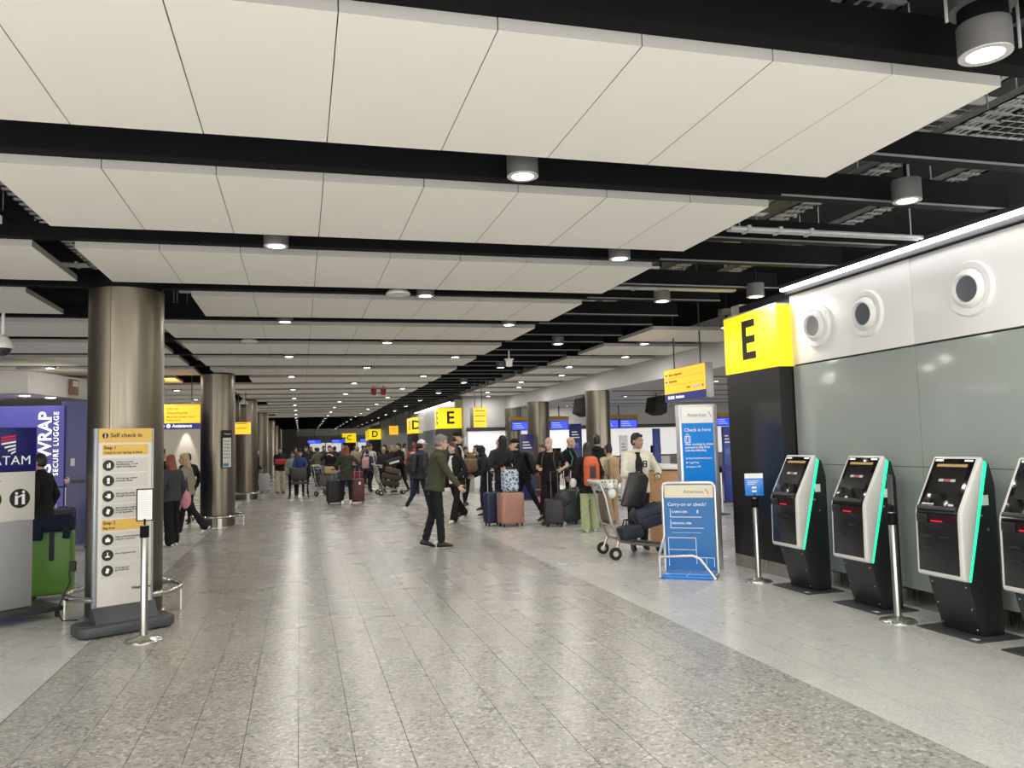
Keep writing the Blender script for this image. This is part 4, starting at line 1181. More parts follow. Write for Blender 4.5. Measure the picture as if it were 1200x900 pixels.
def person(label, loc, rz, H=1.72, skin='light', hair=('short', 'black'), top=('jacket', (.05, .05, .05)), legs=('slim', (.02, .02, .025)), shoes=(.02, .02, .02),
           stance=((12, 4), (-12, 14)), lean=4, head=(0, 0), arms=(None, None), curl=(.5, .5), shirt=None, det=1, extra=None, twist=0, build=1.0, group=None, hem=None, glasses=False, seed=None):
    """front is -Y. stance: per leg (right, left) hip flexion and knee flexion. arms: wrist targets (right, left), metres from the pelvis, scaled to a 1.75 m body"""
    k = H / 1.75
    sd = seed if seed is not None else (hash(label) % 97 if False else sum(map(ord, label)) % 97)
    vox = {2: .0068, 1: .0094, 0: .017}[det]
    cvox = {2: .011, 1: .014, 0: .02}[det]
    Rx = lambda a: Matrix.Rotation(R(a), 3, 'X')
    Rz = lambda a: Matrix.Rotation(R(a), 3, 'Z')
    UP = Vector((0, 0, 1))
    # legs hang from the pelvis at the origin, lowered on to the ground afterwards
    J = {}
    low = 0
    for s, nm, (hf, kf) in ((-1, 'R', stance[0]), (1, 'L', stance[1])):
        h = Vector((s * .092, 0, -.03))
        th = Vector((s * .03, -math.sin(R(hf)), -math.cos(R(hf)))).normalized()
        kn = h + th * .43
        sh = Vector((s * .008, -math.sin(R(hf - kf)), -math.cos(R(hf - kf)))).normalized()
        an = kn + sh * .42
        fp = max(0, min(55, (kf - hf) * .9)) if hf - kf < -8 else (hf - kf) * -.25 if hf > 5 else 0
        fd = Vector((s * .12, -math.cos(R(fp)), -math.sin(R(fp)))).normalized()
        toe = an + fd * .13 + Vector((0, 0, -.055 * math.cos(R(fp))))
        heel = an - fd * .05 + Vector((0, 0, -.062))
        J[nm] = (h, kn, an, fd, toe, heel)
        low = min(low, toe.z - .022, heel.z - .02)
    PZ = -low
    O = Vector((0, 0, PZ))
    T = Rx(lean)
    TT = Rx(lean * .95) @ Rz(twist)
    sp = lambda x, y, z: O + T @ Vector((x, y, z))
    st = lambda x, y, z: O + T @ Vector((0, 0, z)) + TT @ Vector((x, y, 0))
    X_, Y_ = TT @ Vector((1, 0, 0)), TT @ Vector((0, 1, 0))
    w = build
    torso = [(-.09, .13, .10, 0), (-.02, .162, .118, .005), (.06, .16, .115, .005), (.16, .142, .102, 0), (.27, .152, .108, -.005), (.38, .168, .112, .0), (.46, .172, .10, .012), (.505, .13, .075, .02), (.535, .07, .06, .02)]
    tsec = lambda g, lo=-9, hi=9, mul=1: [(st(0, yo, z) * k, (rx * w + g) * mul * k, (ry * w + g) * mul * k, X_, Y_) for z, rx, ry, yo in torso if lo <= z <= hi]
    shl = {-1: st(-.178 * w, .01, .455), 1: st(.178 * w, .01, .455)}
    neck0, neck1 = st(0, .02, .50), st(0, -.005, .60)
    hy, hp = head
    HM = TT @ Rx(-lean * .8) @ Rz(hy) @ Rx(hp)
    hc = neck1 + HM @ Vector((0, -.018, .085))
    hd = lambda x, y, z: (hc + HM @ Vector((x, y, z))) * k
    # ---- body: one continuous skin from head to ankles
    bm = bmesh.new()
    core = .72
    loft(bm, [(c, rx * core, ry * core, X, Y) for c, rx, ry, X, Y in tsec(0)])
    capsule(bm, neck0 * k, (neck1 + HM @ Vector((0, .012, .03))) * k, .058 * k, .05 * k)
    S3 = lambda a, b, c: (a * k, b * k, c * k)
    ball(bm, hd(0, .012, .035), S3(.074, .094, .088), HM, 18, 12)          # cranium
    ball(bm, hd(0, -.028, -.028), S3(.060, .064, .085), HM, 16, 10)        # face
    ball(bm, hd(0, -.052, -.088), S3(.033, .030, .026), HM, 10, 8)         # chin
    for s in (-1, 1):
        ball(bm, hd(s * .034, -.052, -.03), S3(.024, .026, .026), HM, 10, 8)     # cheek
        ball(bm, hd(s * .074, .012, -.012), S3(.009, .018, .030), HM, 8, 8)      # ear
        ball(bm, hd(s * .028, -.078, .020), S3(.022, .010, .008), HM, 8, 6)      # brow
    capsule(bm, hd(0, -.084, .012), hd(0, -.108, -.028), .009 * k, .0135 * k, 8)  # nose
    for s in (-1, 1): ball(bm, hd(s * .011, -.098, -.031), S3(.009, .010, .008), HM, 8, 6)
    ball(bm, hd(0, -.088, -.058), S3(.024, .010, .006), HM, 8, 6)
    ball(bm, hd(0, -.086, -.068), S3(.020, .010, .006), HM, 8, 6)
    AJ = {}
    for i, s in ((0, -1), (1, 1)):
        S = shl[s]
        tgt = arms[i]
        Wt = sp(s * .235 * w, -.03, -.04) if tgt is None else O + Vector(tgt)
        E, Wp = ik(S, Wt, .285, .255, T @ Vector((s * .45, .6, -.35)))
        AJ[s] = (S, E, Wp)
        capsule(bm, S * k, E * k, .036 * k, .032 * k)
        capsule(bm, E * k, Wp * k, .034 * k, .024 * k)
        # hand
        d = (Wp - E).normalized()
        inn = Vector((-s, 0, 0)); inn = (inn - d * inn.dot(d))
        inn = inn.normalized() if inn.length > .2 else (Vector((0, 0, -1)) - d * Vector((0, 0, -1)).dot(d)).normalized()
        side = d.cross(inn) * (-s)                        # towards the thumb
        if side.dot(Vector((0, -1, .4))) < 0: side = -side
        cu = curl[i]
        pc = Wp + d * .045
        for q in (-1, -.33, .33, 1):
            capsule(bm, (Wp + side * .012 * q) * k, (Wp + d * .085 + side * .027 * q) * k, .0145 * k, .0125 * k, 8)
        for q, L in ((1, .072), (.36, .08), (-.3, .074), (-.95, .058)):
            b0 = Wp + d * .085 + side * .031 * q
            a1 = cu * .9
            d1 = (d * math.cos(a1) + inn * math.sin(a1) + side * .10 * q).normalized()
            d2 = (d * math.cos(a1 * 2.1) + inn * math.sin(a1 * 2.1) + side * .08 * q).normalized()
            b1 = b0 + d1 * L * .55
            capsule(bm, b0 * k, b1 * k, .0088 * k, .008 * k, 8)
            capsule(bm, b1 * k, (b1 + d2 * L * .5) * k, .008 * k, .0065 * k, 8)
        t0 = Wp + d * .02 + side * .022
        t1 = t0 + (d * .55 + side * .75 + inn * .35).normalized() * .045
        capsule(bm, t0 * k, t1 * k, .0125 * k, .010 * k, 8)
        capsule(bm, t1 * k, (t1 + (d * .85 + side * .3 + inn * .4).normalized() * .033) * k, .0095 * k, .008 * k, 8)
    for nm in 'RL':
        h, kn, an, fd, toe, heel = J[nm]
        capsule(bm, (O + h) * k, (O + kn) * k, .055 * k, .040 * k); capsule(bm, (O + kn) * k, (O + an) * k, .042 * k, .03 * k)
        capsule(bm, (O + an) * k, (O + an.lerp(toe, .6)) * k, .03 * k, .024 * k, 8)
    body = pend('person', bm, SKIN[skin], None, vox, 2)
    body.location = (*loc, 0); body.rotation_euler = (0, 0, R(rz))
    tag(body, label, 'person', group)
    # ---- face
    if det:
        for s in (-1, 1):
            bm = bmesh.new(); ball(bm, hd(s * .029, -.083, .006), S3(.0125, .007, .006), HM, 10, 6); obj('eye', bm, eyem, body)
            bm = bmesh.new(); ball(bm, hd(s * .030, -.0875, .024), S3(.019, .005, .0035), HM, 8, 5); obj('eyebrow', bm, hairm(hair[1]), body)
        bm = bmesh.new(); ball(bm, hd(0, -.0955, -.062), S3(.021, .006, .0055), HM, 10, 6); obj('lips', bm, lipm, body)
    if glasses:
        bm = bmesh.new()
        for s in (-1, 1):
            tube(bm, [hd(s * .03 + .021 * math.cos(2 * PI * q / 14), -.098, .006 + .016 * math.sin(2 * PI * q / 14)) for q in range(14)], .0025 * k, 6, True)
            tube(bm, [hd(s * .05, -.098, .01), hd(s * .073, -.04, .01), hd(s * .075, .02, .0)], .0025 * k, 6)
        tube(bm, [hd(-.009, -.1, .01), hd(.009, -.1, .01)], .0025 * k, 6)
        obj('glasses', bm, rubber, body)
    # ---- hair
    hs, hcol = hair
    if hs not in ('bald', 'hood'):
        bm = bmesh.new()
        if hs != 'capshort': ball(bm, hd(0, .022, .048), S3(.082, .098, .090), HM, 18, 12)
        ball(bm, hd(0, .045, -.005), S3(.078, .075, .075), HM, 16, 10)
        if hs != 'capshort': ball(bm, hd(0, -.055, .085), S3(.055, .034, .024), HM, 12, 8)
        if hs in ('long', 'longcap'):
            loft(bm, [(hd(0, .05, .02), .085 * k, .05 * k, HM @ Vector((1, 0, 0)), HM @ Vector((0, 1, 0))), (hd(0, .075, -.08), .095 * k, .045 * k, X_, Y_), (hd(0, .10, -.2), .10 * k, .04 * k, X_, Y_), (hd(0, .115, -.31), .075 * k, .028 * k, X_, Y_), (hd(0, .12, -.36), .03 * k, .015 * k, X_, Y_)], 16)
            for s in (-1, 1): capsule(bm, hd(s * .072, .02, .02), hd(s * .085, .03, -.2), .022 * k, .018 * k, 8)
        if hs == 'bun': ball(bm, hd(0, .06, .135), S3(.05, .05, .045), HM, 12, 8)
        pend('hair', bm, hairm(hcol), body, cvox * .7, 1, folds(.0022, 60, sd))
    if hs == 'fringe':
        pass
    # ---- top
    kind, tcol = top[0], top[1]
    tm = cloth('%s_%d_%d_%d' % (kind, tcol[0] * 999, tcol[1] * 999, tcol[2] * 999), tcol)
    hz = {'jacket': -.10, 'hoodie': -.09, 'tshirt': -.10, 'coat': -.45, 'blazer': -.16}[kind] if hem is None else hem
    g = {'jacket': .028, 'hoodie': .032, 'tshirt': .016, 'coat': .034, 'blazer': .022}[kind]
    bm = bmesh.new()
    secs = tsec(g, -.03, .52)
    bot = [(sp(0, .005, hz) * k, (.165 * w + g * 1.15) * k, (.12 * w + g * 1.2) * k, X_, Y_)]
    if hz < -.2: bot.append((sp(0, .003, hz * .5) * k, (.168 * w + g) * k, (.122 * w + g) * k, X_, Y_))
    else: bot.append((sp(0, .005, hz + .05) * k, (.168 * w + g) * k, (.12 * w + g) * k, X_, Y_))
    loft(bm, bot + secs)
    if kind != 'tshirt': capsule(bm, st(0, .024, .47) * k, st(0, .016, .535) * k, .085 * k, .072 * k)
    gs = g * .75
    for s in (-1, 1):
        S, E, Wp = AJ[s]
        capsule(bm, st(s * .10, .01, .46) * k, S * k, (.062 + gs) * k, (.052 + gs) * k)
        if kind == 'tshirt':
            capsule(bm, S * k, S.lerp(E, .62) * k, (.050 + gs) * k, (.046 + gs) * k)
        else:
            capsule(bm, S * k, E * k, (.046 + gs) * k, (.040 + gs) * k)
            capsule(bm, E * k, E.lerp(Wp, .93) * k, (.040 + gs) * k, (.030 + gs * .7) * k)
    tp = pend({'jacket': 'jacket', 'hoodie': 'hoodie', 'tshirt': 'top', 'coat': 'coat', 'blazer': 'blazer'}[kind], bm, tm, body, cvox, 2, folds(.0035 if kind != 'tshirt' else .002, 22, sd))
    if kind == 'tshirt' and hs != 'x':
        for s in (-1, 1):
            S, E, Wp = AJ[s]
            bm = bmesh.new(); capsule(bm, S.lerp(E, .5) * k, E * k, .040 * k, .035 * k); capsule(bm, E * k, Wp * k, .036 * k, .025 * k); pend('bare_forearm', bm, SKIN[skin], body, cvox, 1)
    if shirt:
        bm = bmesh.new(); g = g + (.014 if kind == 'jacket' else .004)
        loft(bm, [(st(0, -.095 * w - g, -.08) * k, .062 * k, .055 * k, X_, Y_), (st(0, -.092 * w - g, .06) * k, .06 * k, .055 * k, X_, Y_), (st(0, -.082 * w - g, .2) * k, .054 * k, .05 * k, X_, Y_), (st(0, -.082 * w - g, .36) * k, .06 * k, .055 * k, X_, Y_), (st(0, -.052 - g * .8, .45) * k, .05 * k, .05 * k, X_, Y_), (st(0, -.035, .525) * k, .045 * k, .055 * k, X_, Y_)], 14)
        pend('shirt', bm, cloth('shirt_%d' % (shirt[0] * 999 + shirt[2] * 50), shirt), body, cvox, 2)
    if hs == 'hood':
        bm = bmesh.new(); ball(bm, hd(0, .02, .03), S3(.1, .118, .12), HM, 18, 12); ball(bm, hd(0, .05, -.08), S3(.1, .09, .09), HM, 14, 10); capsule(bm, st(0, .05, .5) * k, hd(0, .05, -.06), .09 * k, .08 * k)
        pend('hood', bm, tm, body, cvox, 2, folds(.003, 25, sd))
    elif kind == 'hoodie':
        bm = bmesh.new(); ball(bm, st(0, .10, .50) * k, S3(.11, .06, .075), TT, 14, 10); pend('folded_hood', bm, tm, body, cvox, 2, folds(.003, 25, sd))
    # ---- trousers
    lk, lcol = legs[0], legs[1]
    lm = cloth('legs_%d_%d_%d' % (lcol[0] * 999, lcol[1] * 999, lcol[2] * 999), lcol)
    rs = {'slim': (.083, .058, .043), 'straight': (.09, .068, .062), 'wide': (.098, .088, .098), 'flare': (.084, .062, .092)}[lk]
    bm = bmesh.new()
    loft(bm, [(sp(0, .005, z) * k, rx * w * k, ry * w * k, X_, Y_) for z, rx, ry in ((-.10, .155, .118), (-.03, .176, .128), (.05, .166, .12), (.1, .152, .11))])
    for nm in 'RL':
        h, kn, an, fd, toe, heel = J[nm]
        capsule(bm, (O + h) * k, (O + kn) * k, rs[0] * w * k, rs[1] * k)
        e = an.lerp(kn, .10 if lk in ('slim', 'straight') else .03)
        capsule(bm, (O + kn) * k, (O + e) * k, rs[1] * k, rs[2] * k)
    pend('trousers', bm, lm, body, cvox, 2, folds(.0035, 20, sd, .012 * k))
    # ---- shoes
    sm_ = M('shoe_%d_%d_%d' % (shoes[0] * 999, shoes[1] * 999, shoes[2] * 999), shoes, .5)
    for nm in 'RL':
        h, kn, an, fd, toe, heel = J[nm]
        A = lambda v: (O + v) * k
        dn = Vector((0, 0, -1)) - fd * Vector((0, 0, -1)).dot(fd); dn.normalize()
        sd_ = fd.cross(dn)
        bm = bmesh.new()
        sec = []
        for f_, wd, ht, up in ((-.075, .030, .030, .0), (-.055, .040, .044, .008), (0, .042, .05, .012), (.07, .047, .036, 0), (.13, .046, .026, -.008), (.165, .034, .018, -.014), (.178, .015, .010, -.018)):
            sec.append((A(an + fd * f_ + dn * (.078 - ht - .002 - .0)), wd * k, ht * k, sd_, dn))
        loft(bm, sec, 14)
        if lk != 'wide': capsule(bm, A(an + dn * .03), A(an - (an - kn).normalized() * .06), .044 * k, .042 * k, 10)
        so = obj('shoe', bm, sm_, body, 60)
    if extra: extra(dict(body=body, k=k, sp=sp, st=st, hd=hd, HM=HM, AJ=AJ, X=X_, Y=Y_, TT=TT, O=O, S3=S3, cv=cvox, J=J, tm=tm, sd=sd))
    return body

def wpos(body, v):
    """a body-local point in world coordinates"""
    return Matrix.Translation(body.location) @ body.rotation_euler.to_matrix().to_4x4() @ v

# ---- things people wear or carry
def rucksack(e, label, col, w=.15, d=.09, h=.24, z=.25, pocket=True, accent=None, group=None, m=None):
    """a rucksack on a back, a thing of its own standing where the wearer's back is"""
    b, k = e['body'], e['k']
    t = thing('rucksack', label, 'rucksack', b.location, 0, group)
    t.rotation_euler = b.rotation_euler
    m = m or M('nylon_%d_%d_%d' % tuple(int(c * 999) for c in col), col, .6, var=.12, scale=12, bump=.1)
    st, X, Y, TT = e['st'], e['X'], e['Y'], e['TT']
    bm = bmesh.new()
    loft(bm, [(st(0, .15 + d * .9, z - h) * k, w * .85 * k, d * .8 * k, X, Y), (st(0, .15 + d, z - h * .8) * k, w * k, d * k, X, Y), (st(0, .15 + d, z + h * .4) * k, w * k, d * k, X, Y), (st(0, .14 + d * .8, z + h * .85) * k, w * .85 * k, d * .8 * k, X, Y), (st(0, .14 + d * .6, z + h) * k, w * .5 * k, d * .4 * k, X, Y)], 20)
    pend('bag_body', bm, m, t, .013, 2, folds(.003, 20, 3))
    if pocket:
        bm = bmesh.new()
        if accent is None: ball(bm, st(0, .15 + d * 1.85, z - h * .35) * k, (w * .72 * k, d * .36 * k, h * .5 * k), TT, 16, 10)
        else:
            box(bm, -w * .36 * k, w * .36 * k, -.03, .02, -h * .42 * k, h * .34 * k, bev=.014)
            bmesh.ops.transform(bm, matrix=Matrix.Translation(st(0, .15 + d * 1.97, z - h * .05) * k) @ TT.to_4x4(), verts=bm.verts)
        obj('front_pocket', bm, accent or m, t)
        bm = bmesh.new(); ball(bm, st(0, .15 + d * 1.8, z + h * .42) * k, (w * .62 * k, d * .3 * k, h * .2 * k), TT, 14, 8); obj('top_pocket', bm, m, t)
    for s in (-1, 1):
        bm = bmesh.new()
        tube(bm, [st(s * .085, .15, z + .17) * k, st(s * .10, .06, .535) * k, st(s * .11, -.06, .49) * k, st(s * .125, -.145, .36) * k, st(s * .15, -.12, .2) * k, st(s * .165, .0, .1) * k, st(s * .12, .14, z - .17) * k], .016 * k, 8); obj('strap', bm, accent or m, t)
    return t
def cap(e, col, brim=True, tall=False):
    k, hd, HM, S3 = e['k'], e['hd'], e['HM'], e['S3']
    m = cloth('cap_%d_%d' % (col[0] * 999, col[2] * 999), col)
    bm = bmesh.new(); ball(bm, hd(0, .012, .062), S3(.087, .105, .085 if not tall else .1), HM, 18, 12)
    bmesh.ops.bisect_plane(bm, geom=bm.verts[:] + bm.edges[:] + bm.faces[:], plane_co=hd(0, 0, .045), plane_no=HM @ Vector((0, -.1, 1)), clear_inner=True)
    o = obj('cap', bm, m, e['body'])
    if brim:
        bm = bmesh.new()
        loft(bm, [(hd(0, -.06, .055), .075 * k, .008 * k, HM @ Vector((1, 0, 0)), HM @ Vector((0, .2, 1)).normalized()), (hd(0, -.12, .048), .068 * k, .006 * k, HM @ Vector((1, 0, 0)), HM @ Vector((0, .2, 1)).normalized()), (hd(0, -.165, .038), .04 * k, .004 * k, HM @ Vector((1, 0, 0)), HM @ Vector((0, .2, 1)).normalized())], 16)
        obj('brim', bm, m, o)

# ================================================================ LUGGAGE
def suitcase(label, loc, rz, w, d, h, col, rough=.4, ridges=True, handle=.35, group=None, soft=False, pattern='v', hcol=greym):
    t = thing('suitcase', label, 'suitcase', (loc[0], loc[1], loc[2] if len(loc) > 2 else 0), rz, group)
    m = M('case_%d_%d_%d' % tuple(int(c * 999) for c in col), col, rough, var=.08, bump=.06 if soft else 0)
    z0 = .055
    bm = bmesh.new(); box(bm, -w / 2, w / 2, -d / 2, d / 2, z0, h, bev=min(.045, d * .2), seg=4); sh = obj('shell', bm, m, t)
    if ridges:
        bm = bmesh.new()
        n = 7
        if pattern == 'v':
            for q in range(n):
                x = -w / 2 + .06 + (w - .12) * q / (n - 1)
                for s in (-1, 1): box(bm, x - .009, x + .009, s * d / 2 - .004, s * d / 2 + .004, z0 + .06, h - .06, bev=.003, seg=1)
            for q in range(4):
                y = -d / 2 + .05 + (d - .1) * q / 3
                for s in (-1, 1): box(bm, s * w / 2 - .004, s * w / 2 + .004, y - .008, y + .008, z0 + .06, h - .06, bev=.003, seg=1)
        else:
            for q in range(-4, 9):
                for s in (-1, 1):
                    pts = []
                    x0 = -w / 2 + .05; x1 = w / 2 - .05; zz = z0 + .05 + q * .075
                    a, b = (x0, zz), (x1, zz + (x1 - x0))
                    lo_, hi_ = z0 + .05, h - .05
                    if b[1] < lo_ or a[1] > hi_: continue
                    if a[1] < lo_: a = (x0 + (lo_ - a[1]), lo_)
                    if b[1] > hi_: b = (x1 - (b[1] - hi_), hi_)
                    tube(bm, [(a[0], s * d / 2, a[1]), (b[0], s * d / 2, b[1])], .009, 6)
        o = obj('ridges', bm, m, sh); o['kind'] = 'stuff'
    bm = bmesh.new(); box(bm, -w / 2 - .002, w / 2 + .002, -.006, .006, z0 - .002, h + .002, bev=.002, seg=1); obj('zip_seam', bm, darkg, sh)
    for sx in (-1, 1):
        for sy in (-1, 1):
            bm = bmesh.new(); x, y = sx * (w / 2 - .05), sy * (d / 2 - .045)
            lathe(bm, [(.018, .04), (.02, .062), (.01, .064)], 10, (x, y, 0))
            tube(bm, [(x - .012, y, .024), (x + .012, y, .024)], .024, 12); obj('wheel', bm, rubber, t)
    bm = bmesh.new(); tube(bm, [(-.06, -.03, h - .004), (-.055, -.03, h + .02), (.055, -.03, h + .02), (.06, -.03, h - .004)], .009, 8); obj('carry_handle', bm, rubber, t)
    if handle:
        bm = bmesh.new(); y = d / 2 - .05
        for s in (-1, 1): tube(bm, [(s * .07, y, h - .03), (s * .07, y, h + handle)], .008, 8)
        hh = obj('telescopic_rods', bm, poststeel, t)
        bm = bmesh.new(); tube(bm, [(-.085, y, h + handle), (.085, y, h + handle)], .014, 10); obj('grip', bm, rubber, hh)
    return t
def trolley(label, loc, rz, group=None, basket=True):
    """airport luggage trolley: nose towards -Y, push handle at +Y"""
    t = thing('luggage_trolley', label, 'trolley', (*loc, 0), rz, group)
    bm = bmesh.new()
    for s in (-1, 1):
        tube(bm, [(s * .22, -.48, .13), (s * .25, .0, .19), (s * .29, .28, .24), (s * .29, .40, .5), (s * .27, .46, .85), (s * .25, .52, 1.02)], .019, 10)
        tube(bm, [(s * .29, .30, .25), (s * .31, .36, .08)], .018, 8)
    for y, z in ((-.48, .13), (-.2, .165), (.05, .2), (.26, .24)): tube(bm, [(-.25, y, z), (.25, y, z)], .012, 8)
    tube(bm, [(-.29, .38, .45), (.29, .38, .45)], .012, 8)
    for x in (-.12, 0, .12): tube(bm, [(x, -.48, .135), (x, .26, .245)], .009, 6)
    obj('frame', bm, poststeel, t)
    bm = bmesh.new(); tube(bm, [(-.27, .53, 1.03), (-.2, .57, 1.05), (.2, .57, 1.05), (.27, .53, 1.03)], .024, 10); obj('handle_bar', bm, greym, t)
    if basket:
        bm = bmesh.new(); 
        for q in range(7): tube(bm, [(-.2, .30 + q * .035, .93 - .0 * q), (.2, .30 + q * .035, .93)], .005, 6)
        for x in (-.2, -.1, 0, .1, .2): tube(bm, [(x, .28, 1.0), (x, .30, .93), (x, .51, .93), (x, .53, 1.0)], .005, 6)
        tube(bm, [(-.22, .28, 1.01), (.22, .28, 1.01), (.24, .52, 1.01), (-.24, .52, 1.01)], .008, 6, True); obj('basket', bm, greym, t)
    for (x, y, r) in ((-.32, .36, .085), (.32, .36, .085), (-.13, -.44, .07), (.13, -.44, .07)):
        bm = bmesh.new(); tube(bm, [(x - .018, y, r), (x + .018, y, r)], r, 18); w_ = obj('wheel', bm, rubber, t)
        bm = bmesh.new(); tube(bm, [(x - .022, y, r), (x + .022, y, r)], r * .45, 12); obj('hub', bm, greym, w_)
    return t
def duffel(label, loc, rz, L, r, h, col, name='holdall', tilt=0, cat='bag', rot=None, straps=True, m=None):
    t = thing(name, label, cat, loc, rz)
    if rot: t.rotation_euler = tuple(R(a) for a in rot)
    m = m or M('nylon_%d_%d_%d' % tuple(int(c * 999) for c in col), col, .6, var=.12, scale=12, bump=.1)
    bm = bmesh.new(); box(bm, -L / 2, L / 2, -r, r, 0, h, bev=min(r, h / 2) * .55, seg=4); o = obj('bag_body', bm, m, t); folds(.006, 18, len(label))(o.data)
    if straps:
        for s in (-1, 1):
            bm = bmesh.new(); tube(bm, [(-L * .25, s * r * .75, h * .8), (-L * .15, s * r * .4, h + .07), (L * .15, s * r * .4, h + .07), (L * .25, s * r * .75, h * .8)], .011, 8); obj('strap', bm, rubber, t)
        bm = bmesh.new(); box(bm, -L * .4, L * .4, -.006, .006, h - .003, h + .004); obj('zip', bm, darkg, t)
    return t
# ================================================================ WHO STANDS WHERE
K = (.013, .013, .015); CH = (.04, .04, .045); DN = (.02, .026, .05)
WH = (.75, .74, .72)
# --- the walking man and the pair behind him
person('older man in an olive jacket and black trousers walking right across the open floor', (2.08, 12.62), 84, 1.76, 'light', ('short', 'grey'), ('jacket', (.062, .066, .042)), ('straight', (.016, .016, .019)), (.012, .011, .011),
       ((7, 4), (-7, 9)), 8, (0, 4), ((-.25, -.36, -.02), (.24, .06, -.04)), (.45, .5), det=2, glasses=True, hem=-.08, build=1.07)
def woman_bag(e):
    t = thing('shoulder_bag', 'dark red-brown shoulder bag carried by the woman in the black blazer', 'bag', e['body'].location); t.rotation_euler = e['body'].rotation_euler
    k = e['k']; bm = bmesh.new(); box(bm, -.26 * k, -.16 * k, -.16, .16, .72, .98, bev=.03, seg=3); obj('bag_body', bm, M('oxblood_leather', (.05, .014, .014), .5), t)
    bm = bmesh.new(); tube(bm, [(-.2, -.12, .97), (-.21, -.08, 1.2), (-.17, .0, 1.44), (-.21, .08, 1.2), (-.2, .12, .97)], .01, 6); obj('strap', bm, rubber, t)
person('long-haired woman in a black blazer and white top striding left behind the man in olive', (3.14, 16.5), -52, 1.67, 'light', ('long', 'brown'), ('blazer', (.016, .016, .018)), ('flare', (.013, .013, .014)), WH,
       ((-20, 18), (14, 2)), 5, (0, 3), ((-.24, -.10, .05), (.24, -.2, .05)), shirt=(.72, .72, .72), extra=woman_bag)
def scarf(e, col):
    bm = bmesh.new(); k = e['k']; ball(bm, e['st'](0, .0, .545) * k, (.095 * k, .085 * k, .045 * k), e['TT'], 16, 8); obj('scarf', bm, cloth('scarf_%d' % (col[2] * 999), col), e['body'])
def wc(e):
    cap(e, (.75, .75, .75)); rucksack(e, 'black rucksack on the back of the person in the white cap', (.015, .015, .018))
person('person in a white cap, blue scarf and dark jacket behind the man in olive', (2.72, 18.8), 120, 1.76, 'tan', ('capshort', 'black'), ('jacket', (.045, .047, .055)), ('slim', DN), WH,
       ((16, 2), (-14, 24)), 6, (0, 0), (None, (.22, -.2, .1)), extra=lambda e: (wc(e), scarf(e, (.03, .06, .3))))
person('very tall young man in a dark cap and jacket with a white shirt', (3.44, 17.9), 65, 1.88, 'light', ('capshort', 'brown'), ('blazer', (.014, .014, .017)), ('slim', K), K,
       ((4, 2), (-3, 3)), 2, (0, 0), shirt=(.7, .7, .7), extra=lambda e: cap(e, (.018, .014, .012), True, True))
# --- the queue
def rs(label, col, **k): return lambda e: rucksack(e, label, col, **k)
person('person in a teal jacket bending over in the queue, left of the hooded figure', (4.42, 19.2), -70, 1.64, 'tan', ('short', 'black'), ('jacket', (.035, .07, .075)), ('slim', DN), K, ((8, 8), (2, 8)), 26, (0, -10), ((-.2, -.42, .15), (.2, -.42, .15)))
person('dark-haired woman in navy facing the camera beyond the woman in the blazer', (4.28, 21), 12, 1.56, 'tan', ('short', 'black'), ('jacket', (.02, .022, .05)), ('slim', K), K, extra=lambda e: None)
person('person in a dark grey puffer jacket stooping just left of the hooded figure', (4.05, 17.3), -100, 1.58, 'light', ('hood', 'black'), ('hoodie', (.028, .029, .033)), ('slim', DN), CH, ((14, 12), (-4, 10)), 18, (0, -8), ((-.2, -.4, .05), (.22, -.35, .05)))
duf = duffel('brown teddy-like rucksack hanging in front of the stooping person in the dark puffer jacket', (3.60, 17.1, 1.02), 20, .27, .12, .30, (.20, .12, .065), 'plush_rucksack', straps=False)
for (x, z, r_) in ((0, .34, .09), (-.07, .42, .03), (.07, .42, .03)):
    bm = bmesh.new(); ball(bm, (x, -.03, z), (r_, r_ * .9, r_), None, 12, 8); obj('plush_head' if r_ > .05 else 'plush_ear', bm, M('brown_plush', (.22, .135, .075), .9, bump=.3), duf)
person('figure in a charcoal hoodie with the hood up, seen from behind in the queue', (4.22, 16.6), 170, 1.76, 'light', ('hood', 'black'), ('hoodie', (.032, .033, .036)), ('slim', DN), K, ((3, 2), (-3, 3)), 4, hem=-.14)
person('bearded balding man facing the camera behind the hooded figure', (4.86, 19.6), 10, 1.74, 'light', ('bald', 'grey'), ('jacket', (.06, .065, .075)), ('slim', DN), K)
person('man in a black cap and black jacket leaning on the navy suitcase', (4.42, 15.75), -82, 1.72, 'light', ('capshort', 'black'), ('jacket', (.013, .013, .015)), ('slim', (.018, .02, .03)), (.03, .035, .04),
       ((14, 6), (-24, 6)), 17, (0, -6), ((-.16, -.62, .14), (.10, -.42, .17)), (1, .8), extra=lambda e: (cap(e, (.014, .014, .016)), rucksack(e, 'black rucksack on the man in the black cap', (.012, .012, .014), w=.16, h=.25)))
s = suitcase('navy upright suitcase held by the man in the black cap', (3.69, 15.45), 8, .34, .26, .66, (.012, .018, .06), .45, True, .40)
suitcase('large rose-pink suitcase with diagonal ridges in front of the man in the black cap', (3.98, 15.18), 12, .48, .30, .66, (.42, .22, .175), .35, True, 0, pattern='d')
pb_ = duffel('blue and white patterned rucksack standing on the pink suitcase', (3.99, 15.2, .665), 10, .32, .12, .44, (.1, .2, .4), 'rucksack', straps=False, m=checker('wave_pattern', (.55, .62, .66), (.05, .13, .30), 14), cat='rucksack')
bm = bmesh.new(); tube(bm, [(-.05, 0, .43), (-.04, 0, .48), (.04, 0, .48), (.05, 0, .43)], .01, 8); obj('top_loop', bm, darkg, pb_)
bm = bmesh.new(); box(bm, -.11, .11, -.155, -.11, .05, .22, bev=.02, seg=3); obj('front_pocket', bm, checker('wave_pattern', (.55, .62, .66), (.05, .13, .30), 14), pb_)
